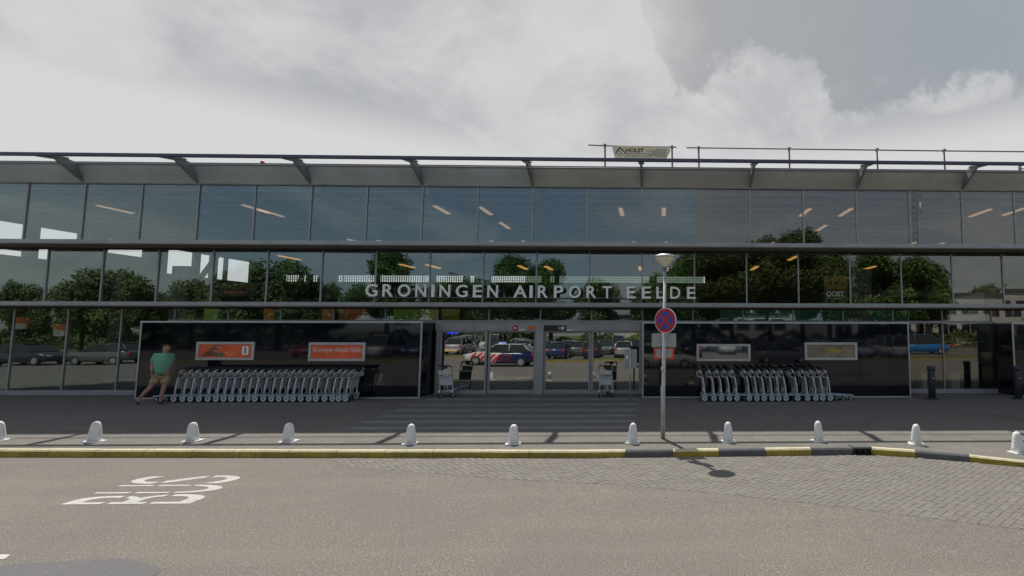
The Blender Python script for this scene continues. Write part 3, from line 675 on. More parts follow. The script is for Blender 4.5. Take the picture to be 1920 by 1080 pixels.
t = thing('waste_bin', 'pale green waste bin inside behind the right lower glazing, taller one', 'bin', (0, 0, 0), 0)
(xa, z1_), (xc, z0_) = P(1784, 698, 18.6), P(1801, 738, 18.6); M['binp'] = mat('pale_green_bin', (.42, .46, .36), .6, var=.1)
bm = NB(); box(bm, xa, xc, 18.6, 18.95, .33, z1_, bev=.02); obj('body', bm, M['binp'], t); bm = NB(); box(bm, xa+.02, xc-.05, 18.65, 18.9, z1_, z1_+.42, bev=.03); obj('hood', bm, M['black'], t)
inbox('waste_bin', 'small pale waste bin inside, left of the dark bollard near the right glazing', 'bin', 1729, 702, 1739, 738, 18.4, M['binp'])
t = thing('hall_banner', 'large pale banner hanging inside the right end of the hall', 'banner', (0, 0, 0))
bm = NB(); (xa, z1_), (xc, z0_) = P(1778, 548, 20.5), P(1848, 612, 20.5); prism(bm, [(xa, 20.5, z0_), (xc, 20.5, z0_+.25), (xc, 20.5, z1_), (xa, 20.5, z1_-.3)], (0, 0, 0), (0, .03, 0)); obj('cloth', bm, mat('pale_banner', (.42, .45, .42), .7, var=.35, vscale=1.2), t)
text_obj('lettering', 'GHT', .62, .2, .01, M['black'], (xa+.18, 20.485, (z0_+z1_)/2+.05), t)
t = thing('shop_shelf', 'dark shelving with a red strip inside behind the right lower glazing', 'shelf', (0, 0, 0))
(xa, z1_), (xc, z0_) = P(1775, 640, 21), P(1838, 720, 21)
bm = NB(); box(bm, xa, xc, 21, 21.3, .33, z1_); obj('back', bm, M['inwall'], t)
for k in range(4):
    z = .7 + .42*k; bm = NB(); box(bm, xa, xc, 20.7, 21, z, z+.04); obj('shelf_board', bm, M['steel'], t)
(xb, zz1), (xd, zz0) = P(1776, 645, 20.69), P(1802, 648.5, 20.69); bm = NB(); box(bm, xb, xd, 20.68, 20.695, zz0, zz1); obj('red_strip', bm, mat('red_lit_strip', (.7, .05, .03), .5, emit=(1, .08, .04), estr=.06), t)
t = thing('gate_sign', 'hanging sign reading OOST under a yellow square inside the right part of the hall', 'sign', (0, 0, 0))
(xa, z1_), (xc, z0_) = P(1545, 517, 19), P(1589, 543, 19); bm = NB(); box(bm, xa, xc, 19, 19.05, z0_, z1_); obj('yellow_square', bm, mat('yellow_sign', (.3, .2, .04), .6, emit=(.6, .4, .06), estr=.0), t)
bm = NB()
for k in range(3): box(bm, xa+.12+.25*k, xa+.3+.25*k, 18.985, 18.999, z0_+.2, z0_+.27+.03*(k % 2))
obj('print', bm, M['inkdark'], t)
(xa2, z2), (xc2, z3) = P(1545, 543.5, 19), P(1589, 563, 19); bm = NB(); box(bm, xa2, xc2, 19, 19.05, z3, z2-.005); obj('dark_field', bm, M['inwall'], t)
(xb, zz1), (xd, zz0) = P(1549, 546, 19), P(1583, 556, 19); text_obj('lettering', 'OOST', xd-xb, zz1-zz0, .01, mat('grey_print', (.5, .53, .5), .5, emit=(.6, .65, .6), estr=.08), (xb, 18.99, zz0), t, .03)
t = thing('hall_sign', 'dark hanging sign with red and yellow lettering inside the left of the hall', 'sign', (0, 0, 0))
(xa, z1_), (xc, z0_) = P(412, 531, 20.5), P(482, 556, 20.5); bm = NB(); box(bm, xa, xc, 20.5, 20.55, z0_, z1_); obj('board', bm, M['inwall'], t)
text_obj('lettering', 'FOOD FRESH', (xc-xa)*.8, .16, .01, mat('ochre_print', (.4, .25, .05), .6), (xa+.15, 20.49, z0_+.3), t, .02)
bm = NB(); box(bm, xa+.2, xc-.5, 20.49, 20.499, z0_+.12, z0_+.2); obj('red_line', bm, M['poster_o'], t)
for (px, py, l_) in ((40, 605, 'red and white notice board inside the leftmost lower glazing'), (112, 618, 'orange notice inside behind the second lower pane from the left')):
    (xa, z1_), (xc, z0_) = P(px-11, py-10, 19.2), P(px+11, py+12, 19.2); t = thing('notice_board', l_, 'notice', (0, 0, 0))
    bm = NB(); box(bm, xa, xc, 19.2, 19.25, z0_, z1_); obj('board', bm, M['poster_o'], t); bm = NB(); box(bm, xa+.04, xc-.04, 19.18, 19.199, z0_, z0_+.2); obj('paper', bm, M['letter'], t)

# ---- ceiling lamps seen through the glass
ccl = 0
def strip(x, y, z, L_, m, label, wdt=.14):
    t = thing('ceiling_lamp', label, 'lamp', (x, y, z), 0, 'strip lamps on the hall ceiling')
    bm = NB(); box(bm, -wdt/2-.02, wdt/2+.02, 0, L_, .03, .09); obj('housing', bm, M['steel'], t)
    bm = NB(); box(bm, -wdt/2, wdt/2, .02, L_-.02, 0, .029); obj('lit_tube', bm, m, t); return t
zs = 6.62
rows_ = {'front': [(182, 386), (455, 385), (815, 387), (900, 389), (1163, 391), (1245, 391), (1519, 392), (1597, 392), (1858, 393), (1925, 390)],
         'second': [(484, 393), (938, 418), (1549, 423)], 'rear': [(652, 449), (708, 451), (920, 452), (980, 452), (1087, 454), (1188, 454), (1249, 454), (1450, 455), (1717, 455), (1770, 456)]}
side_w = lambda px: ('far left' if px < 400 else 'left' if px < 750 else 'centre left' if px < 1100 else 'centre right' if px < 1400 else 'right' if px < 1750 else 'far right')
for rn, lst in rows_.items():
    for k, (px, py) in enumerate(lst):
        r = ray(px, py); t_ = (zs-CZ)/r[2]; strip(r[0]*t_, r[1]*t_, zs, 1.2 if rn != 'rear' else .9, M['strip'], 'orange strip lamp, %s from the left in the %s row on the upper ceiling' % (ORD[k], rn))
for k, (px, py) in enumerate([(522, 480), (749, 496), (800, 497), (973, 499), (1023, 500), (1200, 501), (1250, 502), (1420, 500), (1494, 481), (1641, 500)]):
    Y = 21.5; x, z = P(px, py, Y); strip(x, Y, z, 1.3, M['strip_y'], 'yellow strip lamp, %s from the left behind the middle row of glazing' % ORD[k], .16)

# ---- lettering on the facade
sg = thing('building_sign', 'white capital letters GROUP reading GRONINGEN AIRPORT EELDE across the middle glazing'.replace('GROUP ', ''), 'sign', (0, YM_-.28, 0))
LT = [('G', 697, 21), ('R', 727.5, 18.5), ('O', 758, 22), ('N', 789.5, 19), ('I', 812, 5), ('N', 834.5, 19), ('G', 866, 21), ('E', 895.5, 16), ('N', 924, 19), ('A', 975.5, 25), ('I', 996, 5), ('R', 1018, 18.5), ('P', 1047.5, 17), ('O', 1078, 22), ('R', 1109, 18), ('T', 1138.5, 17), ('E', 1183.5, 16.5), ('E', 1212, 16.5), ('L', 1238, 14.5), ('D', 1266, 18.5), ('E', 1296, 16)]
YS = YM_ - .28
for ch, px, w in LT:
    f_ = (px-697)/(1296-697); yt = 532.5 + 5.5*f_; yb = 556 + 4.5*f_
    (xa, z1_), (xc, z0_) = P(px-w/2, yt, YS), P(px+w/2, yb, YS); rd = .0
    text_obj('letter_'+ch.lower(), ch, xc-xa, z1_-z0_, .05, M['letter'], (xa, 0, z0_), sg, .014)
zr = P(1000, 559.5, YS)[1]
bm = NB(); tube(bm, [(P(685, 556, YS)[0], .05, zr+.02), (P(1310, 560, YS)[0], .05, zr+.02)], .014, 6); obj('mounting_rail', bm, M['steel'], sg)
bm = NB()
for k in range(8): x = P(700 + 84*k, 558, YS)[0]; tube(bm, [(x, .05, zr+.02), (x, .23, zr-.1)], .01, 5)
obj('mounting_bracket', bm, M['steel'], sg)

# ---- display frames on the cladding
def display(px0, py0, px1, py1, label, m, extra=None):
    Y = YB-.001; (xa, z1_), (xc, z0_) = P(px0, py0, Y), P(px1, py1, Y); w, h = xc-xa, z1_-z0_
    t = thing('display_frame', label, 'display', (xa, Y, z0_)); b_ = .075
    bm = NB(); box(bm, 0, w, -.05, 0, 0, b_, bev=.004); box(bm, 0, w, -.05, 0, h-b_, h, bev=.004); box(bm, 0, b_, -.05, 0, b_+.001, h-b_-.001, bev=.004); box(bm, w-b_, w, -.05, 0, b_+.001, h-b_-.001, bev=.004); obj('frame', bm, M['ledge'], t)
    bm = NB(); box(bm, b_, w-b_, -.03, -.001, b_, h-b_); obj('picture', bm, m, t)
    bm = NB()
    for q in (.16, w-.16): tube(bm, [(q, -.051, b_/2), (q, -.055, b_/2)], .012, 8)
    obj('screw', bm, M['steel'], t)
    return t, w, h
t, w, h = display(371, 641, 477, 675, 'framed orange display with a white i box, over the long cart row', M['poster_o'])
bm = NB(); box(bm, w*.79, w*.9, -.033, -.0305, h*.28, h*.75); obj('white_box', bm, M['letter'], t)
text_obj('lettering', 'i', .045, .2, .002, M['inkdark'], (w*.832, -.0345, h*.36), t, .06)
bm = NB(); p_ = [(w*.08, h*.2), (w*.3, h*.75), (w*.42, h*.78), (w*.34, h*.45), (w*.44, h*.2)]; f = bm.faces.new([bm.verts.new((a, -.0325, c)) for a, c in p_]); obj('dark_figure', bm, mat('brown_print', (.25, .09, .05), .4, var=.5, vscale=6), t)
bm = NB()
for a, c in ((.35, .7), (.3, .52), (.5, .4), (.58, .3)): box(bm, w*a, w*a+.1, -.033, -.0327, h*c-.012, h*c)
obj('pale_print', bm, M['letter'], t)
bm = NB(); f = bm.faces.new([bm.verts.new((a, -.0326, c)) for a, c in ((w*.36, h*.2), (w*.46, h*.2), (w*.5, h*.4), (w*.4, h*.42))]); obj('green_print', bm, mat('green_print', (.08, .2, .13), .5), t)
t, w, h = display(581, 642, 685, 677, 'framed orange display lettered Groningen Airport Eelde, right end of the long cart row', M['poster_o'])
text_obj('lettering', 'Groningen Airport Eelde', w*.86, .19, .002, mat('poster_white', (.75, .66, .6), .5), (w*.07, -.032, h*.42), t, .012)
display(1306, 645, 1407, 677, 'silver framed empty mirror-like display over the left end of the short cart row', M['mirror'])
t, w, h = display(1508, 642, 1607, 675, 'silver framed display with a brown and yellow map, right end of the short cart row', M['brownp'])
bm = NB(); p_ = [(w*.42, h*.55), (w*.5, h*.68), (w*.58, h*.6), (w*.72, h*.5), (w*.62, h*.4), (w*.5, h*.46)]; bm.faces.new([bm.verts.new((a, -.0325, c)) for a, c in p_]); obj('yellow_print', bm, mat('yellow_print', (.4, .32, .05), .4, var=.4, vscale=8), t)

# ================================================================ LUGGAGE CARTS
def make_cart(label, group):
    t = thing('luggage_cart', label, 'luggage cart', (0, 0, 0), 0, group)
    WY = .56
    up = [(0, .17), (.0, .3), (.02, .5), (.055, .72), (.10, .88), (.17, .965)]
    for y in (0, WY):
        bm = NB(); tube(bm, [(x, y, z) for x, z in up], .021, 8); obj('upright', bm, M['cartmetal'], t)
        bm = NB(); tube(bm, [(0, y-.03, .105), (0, y+.03, .105)], .105, 16); w_ = obj('wheel', bm, M['rubber'], t)
        bm = NB(); tube(bm, [(0, y-.036, .105), (0, y+.036, .105)], .082, 16); obj('rim', bm, M['wheel'], w_)
        bm = NB(); tube(bm, [(0, y-.04, .105), (0, y+.04, .105)], .03, 10); obj('hub', bm, M['steel'], w_)
        bm = NB(); prism(bm, [(-.09, y-.045, .15), (-.03, y-.045, .235), (.05, y-.045, .235), (.09, y-.045, .17), (.0, y-.045, .205)], (0, 0, 0), (0, .09, 0)); obj('wheel_guard', bm, M['cartbase'], t)
    bm = NB()
    for y in (.0, WY): tube(bm, [(0, y, .2), (-.45, y*.55+.13, .17), (-.8, y*.25+.21, .15)], .018, 8)
    tube(bm, [(-.2, .06, .19), (-.2, WY-.06, .19)], .014, 6); tube(bm, [(0, 0, .2), (0, WY, .2)], .018, 8); obj('base_frame', bm, M['cartbase'], t)
    bm = NB(); prism(bm, [(-.02, .05, .205), (-.02, WY-.05, .205), (-.8, .36, .165), (-.86, .28, .16), (-.8, .2, .165)], (0, 0, 0), (0, 0, .012)); obj('platform', bm, M['cartbase'], t)
    bm = NB(); tube(bm, [(-.74, .255, .06), (-.74, .305, .06)], .06, 12); w_ = obj('wheel', bm, M['rubber'], t)
    bm = NB(); tube(bm, [(-.74, .25, .06), (-.74, .31, .06)], .038, 10); obj('rim', bm, M['wheel'], w_)
    bm = NB(); prism(bm, [(.012, .02, .40), (.042, .02, .70), (.054, .02, .70), (.024, .02, .40)], (0, 0, 0), (0, WY-.04, 0)); obj('panel', bm, M['cartpanel'], t)
    bm = NB(); prism(bm, [(.045, .02, .71), (.20, .02, .74), (.22, .02, .86), (.21, .02, .86), (.19, .02, .75), (.05, .02, .725)], (0, 0, 0), (0, WY-.04, 0))
    for y in (.03, .2, .36, WY-.03): tube(bm, [(.05, y, .72), (.2, y, .75), (.215, y, .87)], .008, 5)
    tube(bm, [(.09, .01, .86), (.22, .01, .87), (.22, WY-.01, .87), (.09, WY-.01, .86)], .01, 6); obj('basket', bm, M['cartmetal'], t)
    bm = NB(); tube(bm, [(.15, .0, .955), (.2, -.005, 1.0), (.23, .05, 1.02), (.23, WY-.05, 1.02), (.2, WY+.005, 1.0), (.15, WY, .955)], .022, 8); obj('handle', bm, M['black'], t)
    bm = NB(); box(bm, .12, .26, .19, .37, .93, 1.0, bev=.02); obj('brake_grip', bm, M['black'], t)
    for y in (.0, WY):
        bm = NB(); tube(bm, [(.14, y, .94), (.19, y+(.02 if y == 0 else -.02), .975)], .027, 6); obj('end_cap', bm, M['lampw'], t)
    bm = NB()
    for y in (.22, .34): tube(bm, [(.0, y, .21), (.012, y, .41)], .012, 6)
    obj('support_rod', bm, M['cartmetal'], t)
    return t
YC = 15.92
base_cart = None
pxl = [327, 344, 359.5, 375, 390.7, 406, 421, 436.5, 451, 465.7, 480, 495, 510, 524, 538, 552, 566, 580, 594.6, 608.5, 623, 637, 650]
xl_ = [P(p, 745, YC)[0] for p in pxl]
ordn_ = None
ordn = ['first', 'second', 'third', 'fourth', 'fifth', 'sixth', 'seventh', 'eighth', 'ninth', 'tenth', 'eleventh', 'twelfth', 'thirteenth', 'fourteenth', 'fifteenth', 'sixteenth', 'seventeenth', 'eighteenth', 'nineteenth', 'twentieth', 'twenty-first', 'twenty-second', 'last']
for k, x in enumerate(xl_):
    lb = 'grey luggage cart, %s from the walking man in the long nested row' % ordn[k]
    if base_cart is None: base_cart = make_cart(lb, 'luggage carts nested along the left cladding'); o = base_cart
    else: o = copy_tree(base_cart)
    o.location = (x + random.uniform(-.02, .02), YC + random.uniform(-.012, .012), pavz(YC)); o['label'] = lb; o['group'] = 'luggage carts nested along the left cladding'
    o.rotation_euler = (0, 0, random.uniform(-.03, .03))
pxr = [1320.7, 1339, 1353, 1367, 1381, 1405, 1419, 1432.6, 1447, 1460.6, 1474, 1494.8, 1514.6, 1528.8, 1542, 1556]
for k, p in enumerate(pxr):
    o = copy_tree(base_cart); x = P(p, 745, YC-.1)[0]
    o.location = (x, YC-.1+.56, pavz(YC)); o.rotation_euler = (0, 0, pi + random.uniform(-.02, .02)); o['group'] = 'luggage carts in the short row right of the street lamp'
    o['label'] = 'grey luggage cart, %s from the street lamp in the short row' % ORD[k]
for px, lb in ((836, 'single luggage cart standing before the left end of the sliding doors'), (1136, 'single luggage cart with its grey plate facing out before the right sliding door')):
    o = copy_tree(base_cart); y = 16.72; x = P(px, 742, y)[0]; o.location = (x+.28, y, pavz(y)); o.rotation_euler = (0, 0, -pi/2 + .03)
    o['label'] = lb; del o['group']; o.scale = (1, .72, 1)
for o in [o for o in COL.objects if o.name.startswith('luggage_cart')][-2:]:
    o.location.x -= .48
    
# ================================================================ BOLLARDS, POSTS
def cone(px, py, k):
    x, y = G(px, py); t = thing('concrete_bollard', '', 'bollard', (x, y, pavz(y)), random.uniform(-.3, .3), 'white concrete bollards along the kerb')
    q_ = random.uniform(.94, 1.04); t.scale = (q_, q_, random.uniform(.96, 1.05)); t.rotation_euler.x = random.uniform(-.03, .03); t.rotation_euler.y = random.uniform(-.04, .04)
    bm = NB(); box(bm, -.15, .15, -.12, .12, -.02, .02, bev=.008); obj('foot_plate', bm, M['bollard_white'], t)
    bm = NB(); lathe(bm, [(.112, .02), (.106, .1), (.09, .22), (.077, .31), (.066, .355), (.045, .385), (.015, .4)], 20); obj('cone', bm, M['bollard_white'], t, True)
    return t
cl = ['white bollard cut off by the left edge of the picture', 'white leaning bollard in front of the glass left of the man', 'white bollard in front of the left end of the long cart row', 'white bollard in front of the right half of the long cart row', 'white bollard in front of the right end of the left navy cladding', 'white bollard before the middle of the sliding doors', 'white bollard just left of the street lamp', 'white bollard just right of the street lamp, by the yellow kerbstone', 'white bollard in front of the right end of the short cart row', 'white bollard right of the kerb inlet, before the dark bollard', 'white bollard cut by the right edge of the picture']
for (px, py), l_ in zip(((-3, 826), (177, 828), (361, 827), (541, 828), (769, 832), (962, 832), (1186, 830.5), (1366, 828), (1535, 827), (1718, 833), (1909, 849)), cl):
    cone(px, py, 0)['label'] = l_
for px, py, lb in ((1748, 748, 'dark blue-grey post standing before the right lower glazing'), (1910, 748, 'dark blue-grey post cut by the right edge of the picture')):
    x, y = G(px, py); t = thing('dark_bollard', lb, 'bollard', (x, y, pavz(y)), 0, 'dark bollards by the right glazing')
    bm = NB(); lathe(bm, [(.2, -.01), (.2, .02), (.17, .035)], 20); obj('base_flange', bm, M['bolgrey'], t)
    bm = NB(); lathe(bm, [(.11, .02), (.11, .86), (.105, .9)], 20); obj('post', bm, M['bolgrey'], t, True)
    bm = NB(); lathe(bm, [(.125, .9), (.125, 1.0), (.11, 1.03), (.05, 1.045)], 20); obj('cap', bm, M['bolgrey'], t, True)
    bm = NB(); bm.faces.new([bm.verts.new(q) for q in ((-.035, -.112, .68), (0, -.113, .63), (.04, -.112, .69), (0, -.113, .66))]); obj('logo', bm, M['letter'], t)
# info post by the right door
x, y = G(1181, 752); t = thing('notice_post', 'grey post with a tall pale notice plate beside the right sliding door', 'sign post', (x, y, pavz(y)))
bm = NB(); tube(bm, [(0, 0, 0), (0, 0, 1.62)], .03, 10); obj('post', bm, M['galv'], t)
a = P(1171, 655, y)[0]-x; c = P(1194, 655, y)[0]-x; z1_ = P(1181, 655, y)[1]-pavz(y); z0_ = P(1181, 691, y)[1]-pavz(y)
bm = NB(); box(bm, a, c, .035, .055, z0_, z1_, bev=.005); pl_ = obj('plate', bm, M['signback'], t); bm = NB(); box(bm, a+.04, a+.12, .028, .034, z0_+.3, z0_+.38); obj('sticker', bm, M['letter'], pl_)
# street lamp
lx, ly = G(1243, 822); t = thing('street_lamp', 'galvanised street lamp with cream mushroom head carrying a no-stopping sign', 'street lamp', (lx, ly, pavz(ly)))
hz = P(1246, 502, ly)[1]-pavz(ly)
bm = NB(); tube(bm, [(0, 0, -.05), (0, 0, 1.1), (.012, 0, 1.12), (.035, 0, hz)], [.05, .05, .042, .033], 14); obj('pole', bm, M['galv'], t)
bm = NB(); tube(bm, [(-.001, 0, 1.42), (.002, 0, 1.5)], .047, 14); obj('sleeve', bm, M['ledge'], t)
hx = .035; bm = NB(); lathe(bm, [(.035, 0), (.06, .03), (.1, .06), (.2, .17), (.225, .21), (.225, .225)], 28, c=(hx, 0, hz)); obj('lamp_glass', bm, M['cream'], t, True)
bm = NB(); lathe(bm, [(.232, .222), (.235, .24), (.2, .275), (.11, .3), (.02, .305)], 28, c=(hx, 0, hz)); obj('lamp_cap', bm, M['galv'], t, True)
bm = NB(); lathe(bm, [(.05, -.05), (.055, .0), (.05, .03)], 14, c=(hx, 0, hz)); obj('lamp_collar', bm, M['steel'], t)
def onpole(px, py):
    x, z = P(px, py, ly-.08); return x, z
x, z = onpole(1247.5, 601)
t = thing('no_stopping_sign', 'round blue sign with red rim and red diagonal cross on the lamp pole', 'traffic sign', (x, ly-.09, z), R_(-33))
rr = .272
def disc(name, r, y, m, th=.006):
    bm = NB(); tube(bm, [(0, y, 0), (0, y+th, 0)], r, 40); return obj(name, bm, m, t)
disc('rim', rr, -.002, M['letter'], .014); disc('red_ring', rr*.955, -.006, M['red'], .0035); disc('blue_face', rr*.72, -.009, M['blue'], .0025)
for s in (1, -1):
    bm = NB(); hw = .03; L_ = rr*.78; d = Vector((1, 0, s)).normalized(); n_ = Vector((-d.z, 0, d.x))
    q = [d*L_+n_*hw, -d*L_+n_*hw, -d*L_-n_*hw, d*L_-n_*hw]; prism(bm, [(v.x, -.0125-.001*s, v.z) for v in q], (0, 0, 0), (0, .0025, 0)); obj('cross_bar', bm, M['red'], t)
bm = NB(); box(bm, -.06, .06, .013, .05, -.03, .03); obj('clamp', bm, M['galv'], t)
for nm, lb, (a, b, c, d), rim in (('sign_back', 'plain grey back of a rectangular plate under the round sign', (1222, 625.5, 1268, 651), None), ('sign_back', 'grey back of a small plate with orange-red rim, lowest on the lamp pole', (1226, 653, 1264, 673), 'redrim')):
    (xa, z1_), (xc, z0_) = P(a, b, ly+.07), P(c, d, ly+.07)
    t = thing(nm, lb, 'traffic sign', ((xa+xc)/2, ly+.06, (z0_+z1_)/2), R_(6)); w, h = (xc-xa)/2, (z1_-z0_)/2
    bm = NB(); box(bm, -w, w, 0, .012, -h, h, bev=.004); obj('plate', bm, M[rim] if rim else M['signback'], t)
    bm = NB(); e_ = .055 if rim else .015; box(bm, -w+e_, w-e_, -.008, -.001, -h+(.04 if rim else .015), h-(.025 if rim else .015)); obj('back_panel', bm, M['signback'], t)
    for zz in (-h*.6, h*.6):
        bm = NB(); box(bm, -w*.55, w*.55, -.018, -.009, zz-.012, zz+.012); obj('clamp_bar', bm, M['galv'], t)

# ================================================================ ROOF RAILING + BANNER
YR = 17.0
def railing(px0, px1, y0, y1, posts, label, ext=0):
    t = thing('roof_railing', label, 'railing', (0, 0, 0)); (a, za), (c, zc) = P(px0, y0, YR), P(px1, y1, YR); c += ext
    bm = NB(); tube(bm, [(a, YR, za), ((a+c)/2, YR, (za+zc)/2-.015), (c, YR, zc)], .024, 8); obj('top_rail', bm, M['rail'], t)
    for p in posts:
        x = P(p, 290, YR)[0]; zz = za + (zc-za)*(x-a)/(c-a)
        bm = NB(); tube(bm, [(x+.02, YR+.03, ZE), (x, YR+.03, zz+.03)], .03, 8); obj('post', bm, M['rail'], t)
        bm = NB(); box(bm, x-.04, x+.04, YR-.04, YR+.07, zz-.04, zz+.05); obj('coupler', bm, M['steel'], t)
railing(1103, 1268, 272, 276, (1134, 1260), 'short scaffold railing on the roof holding a beige banner')
railing(1287, 1925, 277, 284, (1310, 1480, 1645, 1771, 1925, 2060, 2190), 'long scaffold railing on the roof over the right half', 6.5)
t = thing('roof_banner', 'beige roofing firm banner lettered HOLST tied to the short roof railing', 'banner', (0, 0, 0))
yb_ = YR-.05; c4 = [P(1147, 273, yb_), P(1256, 275.5, yb_), P(1257, 284, yb_), P(1249, 299, yb_), P(1153, 298, yb_)]
bm = NB(); prism(bm, [(a, yb_, b) for a, b in c4], (0, 0, 0), (0, .006, 0)); obj('cloth', bm, M['banner'], t)
(xa, z1_), (xc, z0_) = P(1173.5, 278, yb_), P(1207.5, 286, yb_); text_obj('lettering', 'HOLST', xc-xa, z1_-z0_, .003, M['inkdark'], (xa, yb_-.003, z0_), t, .03)
(xa, z1_), (xc, z0_) = P(1170, 290.5, yb_), P(1222, 294.5, yb_); text_obj('lettering', 'DAKBEDEKKINGEN', xc-xa, z1_-z0_, .003, M['inklight'], (xa, yb_-.003, z0_), t, .0)
bm = NB()
def strk(a, b, w=.02):
    p0, p1 = P(*a, yb_), P(*b, yb_); d = Vector((p1[0]-p0[0], 0, p1[1]-p0[1])); n_ = Vector((-d.z, 0, d.x)).normalized()*w
    q = [Vector((p0[0], yb_-.004, p0[1])), Vector((p1[0], yb_-.004, p1[1]))]; bm.faces.new([bm.verts.new(v) for v in (q[0]-n_, q[1]-n_, q[1]+n_, q[0]+n_)])
strk((1154, 288), (1162, 277)); strk((1162, 277), (1173, 287)); strk((1158, 288), (1164, 293.5), .01); strk((1160, 283), (1168, 291), .01); strk((1172, 288.2), (1248, 288.8), .008)
obj('triangle_logo', bm, M['inkdark'], t)
bm = NB()
for k, (a, b) in enumerate(((281, .4), (283.5, .7), (286, .5), (291, .6), (293.5, .4))):
    x1, z = P(1250, a, yb_); box(bm, x1-1.0*b, x1, yb_-.004, yb_-.002, z-.012, z+.012)
obj('small_print', bm, M['inklight'], t)
for (px, py, l_) in ((492, 306, 'small roof lamp with red top standing on the left of the roof edge'), (1912, 314, 'small grey roof lamp at the right end of the roof edge')):
    (x, z) = P(px, py, 16.2); t = thing('roof_lamp', l_, 'lamp', (x, 16.2, z-.08)); bm = NB(); lathe(bm, [(.05, -.15), (.05, .02), (.03, .05)], 10); obj('base', bm, M['steel'], t)
    bm = NB(); lathe(bm, [(.05, .05), (.06, .12), (.02, .17)], 10); obj('lamp_dome', bm, M['red'] if px < 900 else M['signback'], t); bm = NB(); tube(bm, [(.05, 0, .04), (.4, 0, .02)], .02, 6); obj('arm', bm, M['steel'], t)

# ================================================================ PERSON
def skin(name, verts, edges, radii, m, parent, sub=2, root=0):
    me = bpy.data.meshes.new(name); me.from_pydata(verts, edges, []); o = bpy.data.objects.new(name, me); COL.objects.link(o)
    md = o.modifiers.new('s', 'SKIN'); md.use_smooth_shade = True
    for i, r in enumerate(radii):
        sv = me.skin_vertices[0].data[i]; sv.radius = r if isinstance(r, tuple) else (r, r); sv.use_root = (i == root)
    s2 = o.modifiers.new('u', 'SUBSURF'); s2.levels = sub; s2.render_levels = sub
    dg = bpy.context.evaluated_depsgraph_get(); dg.update(); nm = bpy.data.meshes.new_from_object(o.evaluated_get(dg)); o.modifiers.clear(); o.data = nm
    bpy.data.meshes.remove(me); nm.materials.clear(); nm.materials.append(m)
    for p in nm.polygons: p.use_smooth = True
    o.name = name; o.parent = parent; return o
# local axes: x = picture right (walking direction), y away from the viewer
_px, _py = G(298, 757)
per = thing('person', 'man in mint green polo shirt and tan shorts walking past the carts', 'person', (_px, _py, pavz(_py)), R_(43))
J = {}
V = []; E_ = []; RR = []
def add(n, p, r, prev=None):
    J[n] = len(V); V.append(p); RR.append(r)
    if prev is not None: E_.append((J[prev], J[n]))
add('pel', (.02, 0, .93), (.155, .12)); add('waist', (.03, 0, 1.08), (.16, .14), 'pel'); add('chest', (.04, 0, 1.3), (.165, .12), 'waist'); add('neckb', (.06, 0, 1.455), (.075, .07), 'chest')
add('neck', (.055, -.01, 1.51), (.058, .058), 'neckb'); add('jaw', (.075, -.035, 1.575), (.066, .072), 'neck'); add('skull', (.07, -.02, 1.655), (.083, .084), 'jaw'); add('crown', (.068, -.01, 1.7), (.06, .062), 'skull')
add('nose', (.105, -.112, 1.61), (.013, .013), 'jaw')
add('hl', (-.07, .03, .88), .105, 'pel'); add('kl', (-.2, .04, .5), .062, 'hl'); add('cl', (-.3, .06, .36), .056, 'kl'); add('al', (-.44, .09, .15), .036, 'cl'); add('fl', (-.41, .04, .06), .03, 'al')
add('hr', (.1, -.02, .88), .105, 'pel'); add('kr', (.08, -.06, .49), .062, 'hr'); add('cr', (.055, -.05, .34), .056, 'kr'); add('ar', (.02, -.03, .09), .036, 'cr'); add('fr', (.05, -.14, .035), .03, 'ar')
for n, sh, el_, wr in (('a', (-.15, .02, 1.4), (-.21, .06, 1.14), (-.2, .0, .9)), ('b', (.195, .03, 1.4), (.243, .12, 1.15), (.225, .16, .92))):
    add(n+'s', sh, .062, 'chest'); add(n+'e', el_, .044, n+'s'); add(n+'w', wr, .028, n+'e')
    h = Vector(wr) + Vector((.005, -.01, -.07)); add(n+'p', tuple(h), (.022, .036), n+'w')
    for q, dy in enumerate((-.027, -.009, .009, .027)):
        a_ = h + Vector((0, dy, -.045)); b_ = a_ + Vector((.01, -.004, -.035 + .006*abs(q-1.5))); add(n+'f%d' % q, tuple(a_), .0095, n+'p'); add(n+'g%d' % q, tuple(b_), .0085, n+'f%d' % q)
    a_ = h + Vector((0, -.04, .0)); add(n+'t', tuple(a_), .011, n+'p'); add(n+'u', tuple(a_ + Vector((.005, -.015, -.035))), .009, n+'t')
body = skin('body', V, E_, RR, M['skin'], per)
sv = [(.0, 0, .8), (.02, -.02, 1.04), (.03, 0, 1.3), (.055, 0, 1.47), (-.15, .02, 1.41), (-.2, .055, 1.2), (.195, .03, 1.41), (.235, .11, 1.21)]
skin('polo_shirt', sv, [(0, 1), (1, 2), (2, 3), (2, 4), (4, 5), (2, 6), (6, 7)], [(.165, .165), (.19, .185), (.18, .15), (.085, .08), .09, .078, .09, .078], M['shirt'], per)
sv = [(.02, 0, .97), (-.06, .02, .84), (-.18, .035, .56), (.1, -.02, .84), (.085, -.05, .54)]
skin('shorts', sv, [(0, 1), (1, 2), (0, 3), (3, 4)], [(.18, .15), .128, .108, .128, .108], M['shorts'], per)
skin('hair', [(.065, .04, 1.62), (.065, .03, 1.69), (.066, .0, 1.735)], [(0, 1), (1, 2)], [(.095, .085), (.105, .1), (.085, .085)], M['hair'], per)
skin('shoe', [(-.455, .1, .1), (-.44, .05, .07), (-.42, -.01, .035)], [(0, 1), (1, 2)], [.04, .045, .03], M['shoe'], per)
skin('shoe', [(.0, .0, .045), (.03, -.08, .045), (.07, -.19, .035)], [(0, 1), (1, 2)], [.045, .047, .034], M['shoe'], per)
